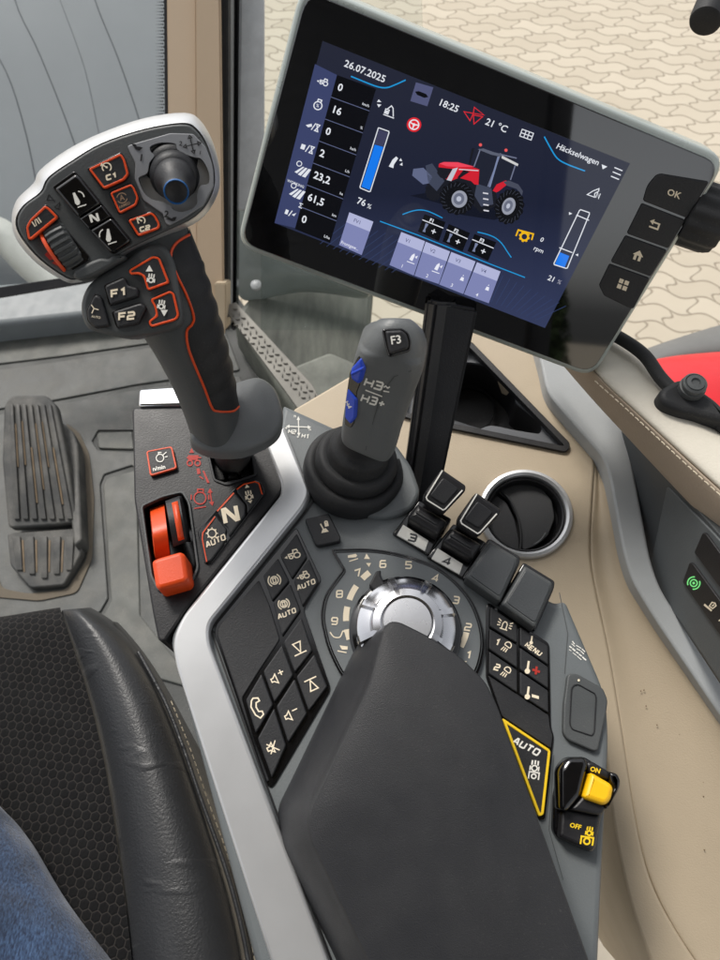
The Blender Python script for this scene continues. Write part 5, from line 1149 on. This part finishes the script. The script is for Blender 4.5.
# ================= seat
ST=thing('operator_seat','black operator seat with hexagon pattern cloth centre and smooth leather side bolster','seat',PZ(60,900,.45))
def hexmat():
    m=mat('hex_cloth',(13,13,14),.9,bump=0,var=.08,sheen=0,spec=.25); nt=m.node_tree; N=nt.nodes; Lk=nt.links; b=N['Principled BSDF']
    tc=[n for n in N if n.type=='TEX_COORD'][0]
    def vm(op,a,bv=None):
        n=N.new('ShaderNodeVectorMath'); n.operation=op; Lk.new(a,n.inputs[0])
        if bv is not None: n.inputs[1].default_value=bv
        return n
    s=.0084
    mp=N.new('ShaderNodeMapping'); mp.inputs['Scale'].default_value=(1/s,1/s,0); mp.inputs['Location'].default_value=(200,200,0); mp.inputs['Rotation'].default_value=(0,0,.14); Lk.new(tc.outputs['Object'],mp.inputs['Vector'])
    R3=1.7320508
    a=vm('MODULO',mp.outputs[0],(1,R3,1)); a=vm('SUBTRACT',a.outputs[0],(.5,R3/2,0))
    q=vm('SUBTRACT',mp.outputs[0],(.5,R3/2,0)); q=vm('MODULO',q.outputs[0],(1,R3,1)); q=vm('SUBTRACT',q.outputs[0],(.5,R3/2,0))
    la=vm('LENGTH',a.outputs[0]); lb_=vm('LENGTH',q.outputs[0])
    lt=N.new('ShaderNodeMath'); lt.operation='LESS_THAN'; Lk.new(la.outputs['Value'],lt.inputs[0]); Lk.new(lb_.outputs['Value'],lt.inputs[1])
    mx=N.new('ShaderNodeMix'); mx.data_type='VECTOR'; Lk.new(lt.outputs[0],mx.inputs[0]); Lk.new(q.outputs[0],mx.inputs[4]); Lk.new(a.outputs[0],mx.inputs[5])
    ab=vm('ABSOLUTE',mx.outputs[1]); dt=vm('DOT_PRODUCT',ab.outputs[0],(.5,R3/2,0)); sp_=N.new('ShaderNodeSeparateXYZ'); Lk.new(ab.outputs[0],sp_.inputs[0])
    mm=N.new('ShaderNodeMath'); mm.operation='MAXIMUM'; Lk.new(dt.outputs['Value'],mm.inputs[0]); Lk.new(sp_.outputs['X'],mm.inputs[1])
    mr=N.new('ShaderNodeMapRange'); mr.inputs['From Min'].default_value=.43; mr.inputs['From Max'].default_value=.475; Lk.new(mm.outputs[0],mr.inputs['Value'])
    old=b.inputs['Base Color'].links[0].from_socket
    mc=N.new('ShaderNodeMix'); mc.data_type='RGBA'; Lk.new(mr.outputs[0],mc.inputs[0]); Lk.new(old,mc.inputs[6]); mc.inputs[7].default_value=L3((46,43,41)); Lk.new(mc.outputs[2],b.inputs['Base Color'])
    mr2=N.new('ShaderNodeMapRange'); mr2.inputs['From Min'].default_value=.30; mr2.inputs['From Max'].default_value=.48; mr2.inputs['To Min'].default_value=1; mr2.inputs['To Max'].default_value=0; Lk.new(mm.outputs[0],mr2.inputs['Value'])
    nz=N.new('ShaderNodeTexNoise'); nz.inputs['Scale'].default_value=2500; Lk.new(tc.outputs['Object'],nz.inputs['Vector'])
    ad=N.new('ShaderNodeMath'); ad.operation='MULTIPLY_ADD'; ad.inputs[1].default_value=.5; Lk.new(nz.outputs['Fac'],ad.inputs[0]); Lk.new(mr2.outputs[0],ad.inputs[2])
    bp=N.new('ShaderNodeBump'); bp.inputs['Strength'].default_value=.45; bp.inputs['Distance'].default_value=.001; Lk.new(ad.outputs[0],bp.inputs['Height']); Lk.new(bp.outputs[0],b.inputs['Normal'])
    return m
M_hex=hexmat()
M_lea=mat('black_leather',(42,43,45),.38,bump=.55,bscale=420,var=.1,vscale=16,spec=.4)
# creases in the leather
nt=M_lea.node_tree; b=nt.nodes['Principled BSDF']; tc=[n for n in nt.nodes if n.type=='TEX_COORD'][0]
vo_=nt.nodes.new('ShaderNodeTexVoronoi'); vo_.feature='DISTANCE_TO_EDGE'; vo_.inputs['Scale'].default_value=520
mpn=nt.nodes.new('ShaderNodeMapping'); mpn.inputs['Rotation'].default_value=(0,0,.45); mpn.inputs['Scale'].default_value=(1.2,4.5,2); wv=nt.nodes.new('ShaderNodeTexNoise'); wv.inputs['Scale'].default_value=9; wv.inputs['Detail'].default_value=2; wv.inputs['Distortion'].default_value=.6
nt.links.new(tc.outputs['Object'],vo_.inputs['Vector']); nt.links.new(tc.outputs['Object'],mpn.inputs[0]); nt.links.new(mpn.outputs[0],wv.inputs['Vector'])
mr=nt.nodes.new('ShaderNodeMapRange'); mr.inputs['From Min'].default_value=.56; mr.inputs['From Max'].default_value=.66; nt.links.new(wv.outputs['Fac'],mr.inputs['Value'])
bp0=[n for n in nt.nodes if n.type=='BUMP'][0]; bp2=nt.nodes.new('ShaderNodeBump'); bp2.inputs['Strength'].default_value=.28; bp2.inputs['Distance'].default_value=.002
nt.links.new(mr.outputs[0],bp2.inputs['Height']); nt.links.new(bp0.outputs[0],bp2.inputs['Normal'])
bp3=nt.nodes.new('ShaderNodeBump'); bp3.inputs['Strength'].default_value=.25; bp3.inputs['Distance'].default_value=.0005; nt.links.new(vo_.outputs['Distance'],bp3.inputs['Height']); nt.links.new(bp2.outputs[0],bp3.inputs['Normal']); nt.links.new(bp3.outputs[0],b.inputs['Normal'])
sz=.70
bd_=[(60,608),(66,626),(76,655),(90,700),(100,740),(110,790),(118,850),(126,905),(132,960),(140,1040),(146,1120)]
ou=[(84,606),(112,620),(140,652),(166,700),(184,745),(203,800),(224,858),(238,905),(250,960),(262,1040),(270,1120)]
lf=[(-260,660),(-260,680),(-260,705),(-260,745),(-260,785),(-260,830),(-260,880),(-260,930),(-260,980),(-260,1040),(-260,1120)]
rows=[]
for i,(a,b_) in enumerate(zip(lf,bd_)):
    dip=.0 if i else -.004
    m=lambda t:(a[0]+(b_[0]-a[0])*t,a[1]+(b_[1]-a[1])*t)
    rows.append([PZ(*m(0),sz-.03+dip),PZ(*m(.4),sz-.022+dip),PZ(*m(.7),sz-.014+dip),PZ(*m(.9),sz-.006+dip),PZ(*m(1.0),sz-.006+dip)])
fr_=[PZ(x,y-3,.70-.05) for x,y in [(-260,655),(-112,634),(-20,622),(40,612),(60,609)]]
fr2=[PZ(x,y+6,.70-.12) for x,y in [(-260,655),(-112,634),(-20,622),(40,612),(60,609)]]
obj('cushion_centre',patch_bm([fr2,fr_]+rows),M_hex,ST,smooth=180,subd=2)
rows=[]
for i,(a,b_) in enumerate(zip(bd_,ou)):
    m=lambda t:(a[0]+(b_[0]-a[0])*t,a[1]+(b_[1]-a[1])*t); e_=-.006 if i==0 else 0
    rows.append([PZ(*m(-.02),sz-.014+e_),PZ(*m(.02),sz-.006+e_),PZ(*m(.2),sz+.008+e_),PZ(*m(.5),sz+.016+e_),PZ(*m(.8),sz+.008+e_),PZ(*m(.95),sz-.008+e_),PZ(*m(1.0),sz-.03+e_),PZ(m(1.0)[0]+3,m(1.0)[1],sz-.10)])
f1=[Vector((q.x,q.y+.006,q.z-.02)) for q in rows[0]]; f2=[Vector((q.x,q.y+.004,q.z-.10)) for q in rows[0]]
obj('side_bolster',patch_bm([f2,f1]+rows),M_lea,ST,smooth=180,subd=3)
# piping, stitching
bm=bmesh.new(); pip=[tuple(PZ(x-1.5,y,sz-.012)) for x,y in ou[2:]]; pc=[Vector(q) for q in crs(pip,10,False)]; tube_bm(pc,.0022,10,bm); obj('piping',bm,M_lea,ST)
bm=bmesh.new(); pc=[Vector(q) for q in crs([tuple(PZ(x+5,y+1,sz-.034)) for x,y in ou[3:]],60,False)]
i=0
while i<len(pc)-3:
    j=i
    while j<len(pc)-1 and (pc[j]-pc[i]).length<.0042: j+=1
    tube_bm([pc[i],pc[j]],.0006,6,bm); i=j; s0=pc[i]
    while i<len(pc)-1 and (pc[i]-s0).length<.002: i+=1
obj('stitching',bm,M_thread,ST)
rows=[[PZ(x-2,y,sz-.03) ,PZ(x+3+5*k,y+2,sz-.036),PZ(x+5+21*k,y+2,sz-.075),PZ(x+6+54*k,y+2,sz-.16)] for (x,y),k in zip(ou[1:],(0,.02,.06,.15,.4,.7,1,1,1,1))]
obj('side_skirt',patch_bm(rows),M_lea,ST,smooth=180,subd=2)
bm=bmesh.new(); bk=[(-.33,-.40,.66),(.16,-.40,.66)]
bmesh.ops.create_cube(bm,size=1); 
for v in bm.verts: v.co=Vector((v.co.x*(.62 if v.co.z<0 else .56)-.12,v.co.y*.12-.42+(-.10 if v.co.z>0 else 0),v.co.z*.98+1.13))
bmesh.ops.bevel(bm,geom=list(bm.edges),offset=.045,segments=5,affect='EDGES')
obj('reflection_blocking_backrest',bm,M_lea,ST)  # unseen backrest, made tall and wide to darken the display's reflection

# ================= person (thigh in jeans)
M_jean=mat('denim',(46,68,100),.85,bump=.0,var=.35,vscale=30,sheen=.3)
nt=M_jean.node_tree; b=nt.nodes['Principled BSDF']; tc=[n for n in nt.nodes if n.type=='TEX_COORD'][0]
w1_=nt.nodes.new('ShaderNodeTexNoise'); w1_.inputs['Scale'].default_value=1; w1_.inputs['Detail'].default_value=4
mq=nt.nodes.new('ShaderNodeMapping'); mq.inputs['Rotation'].default_value=(0,0,.5); mq.inputs['Scale'].default_value=(750,260,450); nt.links.new(tc.outputs['Object'],mq.inputs[0]); nt.links.new(mq.outputs[0],w1_.inputs['Vector'])
rm=nt.nodes.new('ShaderNodeValToRGB'); rm.color_ramp.elements[0].position=.35; rm.color_ramp.elements[1].position=.68; rm.color_ramp.elements[0].color=(.38,.42,.5,1); rm.color_ramp.elements[1].color=(1.8,1.7,1.55,1); nt.links.new(w1_.outputs['Fac'],rm.inputs['Fac'])
old=b.inputs['Base Color'].links[0].from_socket; mc=nt.nodes.new('ShaderNodeMix'); mc.data_type='RGBA'; mc.blend_type='MULTIPLY'; mc.inputs[0].default_value=1; nt.links.new(old,mc.inputs[6]); nt.links.new(rm.outputs[0],mc.inputs[7]); nt.links.new(mc.outputs[2],b.inputs['Base Color'])
fd=nt.nodes.new('ShaderNodeTexNoise'); fd.inputs['Scale'].default_value=11; fd.inputs['Detail'].default_value=2; nt.links.new(tc.outputs['Object'],fd.inputs['Vector'])
bpa=nt.nodes.new('ShaderNodeBump'); bpa.inputs['Distance'].default_value=.03; bpa.inputs['Strength'].default_value=.6; nt.links.new(fd.outputs['Fac'],bpa.inputs['Height'])
bpb=nt.nodes.new('ShaderNodeBump'); bpb.inputs['Distance'].default_value=.0008; bpb.inputs['Strength'].default_value=.8; nt.links.new(w1_.outputs['Fac'],bpb.inputs['Height']); nt.links.new(bpa.outputs[0],bpb.inputs['Normal']); nt.links.new(bpb.outputs[0],b.inputs['Normal'])
secs=[(-190,1240,250,1235,.53,.085,.95),(-200,1100,182,1085,.55,.082,.95),(-215,1010,132,1000,.57,.080,.95),(-230,930,88,940,.585,.078,.95),(-235,880,50,884,.60,.076,.95),(-240,830,22,836,.615,.074,.95),(-245,790,-6,800,.63,.072,.95),(-245,740,-40,760,.655,.068,.95),(-235,690,-65,720,.70,.06,.95),(-220,665,-75,695,.80,.055,.95)]
pr=obj('person',sweep_bm(interp(secs,8),64),M_jean,None,smooth=180); tag(pr,'seated person of whom only the thigh in faded blue jeans shows at lower left','person')

# ================= ground
def paving():
    m=bpy.data.materials.new('wave_paving'); m.use_nodes=True; nt=m.node_tree; N=nt.nodes; Lk=nt.links; b=N['Principled BSDF']; b.inputs['Roughness'].default_value=.85
    tc=N.new('ShaderNodeTexCoord'); mp=N.new('ShaderNodeMapping'); mp.inputs['Rotation'].default_value=(0,0,.30); Lk.new(tc.outputs['Object'],mp.inputs[0])
    sp=N.new('ShaderNodeSeparateXYZ'); Lk.new(mp.outputs[0],sp.inputs[0])
    def M(op,a,b_=None,c_=None):
        n=N.new('ShaderNodeMath'); n.operation=op
        for i,v in enumerate((a,b_,c_)):
            if v is None: continue
            if isinstance(v,(int,float)): n.inputs[i].default_value=v
            else: Lk.new(v,n.inputs[i])
        return n.outputs[0]
    X,Y=sp.outputs['X'],sp.outputs['Y']; PX=.235; PY=.125
    # horizontal joints waving along x
    sn=M('SINE',M('MULTIPLY',X,2*math.pi/PX)); y2=M('ADD',M('DIVIDE',Y,PY),M('MULTIPLY',sn,.17)); row=M('FLOOR',y2); fy=M('SUBTRACT',y2,row)
    half=M('MULTIPLY',M('MODULO',M('ADD',row,4000),2),.5)
    sn2=M('SINE',M('MULTIPLY',fy,2*math.pi)); x2=M('ADD',M('ADD',M('DIVIDE',X,PX),half),M('MULTIPLY',sn2,.10)); cl=M('FLOOR',x2); fx=M('SUBTRACT',x2,cl)
    ex=M('MULTIPLY',M('SUBTRACT',.5,M('ABSOLUTE',M('SUBTRACT',fx,.5))),PX); ey=M('MULTIPLY',M('SUBTRACT',.5,M('ABSOLUTE',M('SUBTRACT',fy,.5))),PY)
    ed=M('MINIMUM',ex,ey); mr=N.new('ShaderNodeMapRange'); mr.inputs['From Min'].default_value=.0025; mr.inputs['From Max'].default_value=.0085; Lk.new(ed,mr.inputs['Value'])
    cv=N.new('ShaderNodeCombineXYZ'); Lk.new(cl,cv.inputs[0]); Lk.new(row,cv.inputs[1]); wn=N.new('ShaderNodeTexWhiteNoise'); wn.noise_dimensions='2D'; Lk.new(cv.outputs[0],wn.inputs['Vector'])
    nz=N.new('ShaderNodeTexNoise'); nz.inputs['Scale'].default_value=3; nz.inputs['Detail'].default_value=8; nz.inputs['Roughness'].default_value=.7; Lk.new(tc.outputs['Object'],nz.inputs['Vector'])
    r1=N.new('ShaderNodeValToRGB'); r1.color_ramp.elements[0].color=(.42,.365,.28,1); r1.color_ramp.elements[1].color=(.56,.50,.40,1); mxv=M('MULTIPLY_ADD',wn.outputs['Value'],.45,M('MULTIPLY',nz.outputs['Fac'],.55)); Lk.new(mxv,r1.inputs['Fac'])
    mc=N.new('ShaderNodeMix'); mc.data_type='RGBA'; Lk.new(mr.outputs[0],mc.inputs[0]); mc.inputs[6].default_value=(.26,.22,.165,1); Lk.new(r1.outputs[0],mc.inputs[7]); Lk.new(mc.outputs[2],b.inputs['Base Color'])
    ad=M('ADD',mr.outputs[0],M('MULTIPLY',nz.outputs['Fac'],.25)); bp=N.new('ShaderNodeBump'); bp.inputs['Strength'].default_value=.4; bp.inputs['Distance'].default_value=.006; Lk.new(ad,bp.inputs['Height']); Lk.new(bp.outputs[0],b.inputs['Normal'])
    return m
bm=bmesh.new(); bmesh.ops.create_grid(bm,x_segments=4,y_segments=4,size=60)
for v in bm.verts: v.co.z=-1.38
gd=obj('paved_ground',bm,paving(),smooth=0); struct(gd)
# tree standing behind the tractor: mirrored in the display glass
TE=thing('garden_tree','dark green tree behind the tractor, seen only mirrored in the display glass','tree',(1.2,-22,-1.38))
rnd_=random.Random(7); bm=bmesh.new()
tube_bm([Vector((1.2,-22,-1.4)),Vector((1.22,-22,.4)),Vector((1.18,-22,1.8))],[.18,.13,.05],10,bm); obj('trunk',bm,mat('bark',(70,58,46),.9),TE)
bm=bmesh.new()
for i in range(5000):
    h=rnd_.random(); rad=.95*(1-h)**.7+.1; a=rnd_.random()*6.283; r=rad*math.sqrt(rnd_.random())*(0.75+.25*math.sin(a*5+h*20))
    p=Vector((1.2+r*math.cos(a),-22+r*math.sin(a),-.9+h*3.4)); u=Vector((rnd_.uniform(-1,1),rnd_.uniform(-1,1),rnd_.uniform(-1,1))).normalized()*.11; v=u.orthogonal().normalized()*.06
    bm.faces.new([bm.verts.new(p+q) for q in (u,v,-u,-v)])
obj('crown',bm,mat('foliage',(52,70,36),.7,var=.3),TE,smooth=0,fixn=False)

# crumbs of dirt
bm=bmesh.new(); rq=random.Random(3)
for i in range(12):
    x=rq.uniform(628,715); y=rq.uniform(650,930)
    if x<622+(y-727)*.33+14 or x<628: continue
    bmesh.ops.create_icosphere(bm,subdivisions=1,radius=rq.uniform(.0003,.0006),matrix=Matrix.Translation(B.hit(x,y,-.0035)))
for x,y in ((644,690),(646,706),(657,725),(641,691)): bmesh.ops.create_icosphere(bm,subdivisions=1,radius=.0006,matrix=Matrix.Translation(B.hit(x,y,-.003)))
cr_=obj('crumbs',bm,mat('crumb_brown',(112,94,72),.9,var=.3,vscale=80)); tag(cr_,'dark crumbs of dirt scattered over the beige trough right of the console','dirt'); cr_['kind']='stuff'
# unseen roof, added to shade the cab and darken reflections
RF=thing('added_shade_roof','unseen dark grey roof above the seat, added for shade and dark reflections','roof',(-.1,-.35,1.95))
bm=bmesh.new(); bmesh.ops.create_cube(bm,size=1)
for v in bm.verts: v.co=Vector((v.co.x*1.45-.12,v.co.y*1.30-.42,v.co.z*.10+2.0))
bmesh.ops.bevel(bm,geom=list(bm.edges),offset=.04,segments=3,affect='EDGES'); obj('lining',bm,mat('roof_lining',(84,82,78),.8),RF)
for x_ in (-.82,.56):
    bm=bmesh.new(); tube_bm([Vector((x_,-1.0,0.2)),Vector((x_,-.98,1.97))],.045,12,bm); obj('rear_post',bm,M_black,RF)

# ================= camera, light
cam=bpy.data.cameras.new('camera'); co=bpy.data.objects.new('camera',cam); COL.objects.link(co)
co.location=C; co.rotation_euler=(math.radians(90)-PT,0,0); cam.sensor_fit='VERTICAL'; cam.sensor_height=24; cam.lens=24*F/960; cam.clip_start=.02; cam.clip_end=500
cam.dof.use_dof=True; cam.dof.focus_distance=.50; cam.dof.aperture_fstop=11
S.camera=co
W=bpy.data.worlds.new('World'); S.world=W; W.use_nodes=True; nt=W.node_tree; bg=nt.nodes['Background']
sky=nt.nodes.new('ShaderNodeTexSky'); sky.sky_type='NISHITA'; sky.sun_disc=False
EL,AZ=math.radians(52),math.radians(-35)   # azimuth from +y towards +x
sky.sun_elevation=EL; sky.sun_rotation=AZ; sky.dust_density=2.5; sky.air_density=1.0; sky.ozone_density=1.0
hs_=nt.nodes.new('ShaderNodeHueSaturation'); hs_.inputs['Saturation'].default_value=.15
nt.links.new(sky.outputs[0],hs_.inputs['Color']); nt.links.new(hs_.outputs[0],bg.inputs['Color']); bg.inputs['Strength'].default_value=.11
sl=bpy.data.lights.new('sun','SUN'); so=bpy.data.objects.new('sun',sl); COL.objects.link(so); sl.energy=1.5; sl.angle=math.radians(14); sl.color=(1,.95,.88)
dirv=Vector((math.sin(AZ)*math.cos(EL),math.cos(AZ)*math.cos(EL),math.sin(EL)))
so.rotation_euler=dirv.to_track_quat('Z','Y').to_euler(); so.location=(0,0,5)
vs=S.view_settings; vs.view_transform='Standard'; vs.look='None'; vs.exposure=EXPO; vs.gamma=1
S.render.engine='CYCLES'
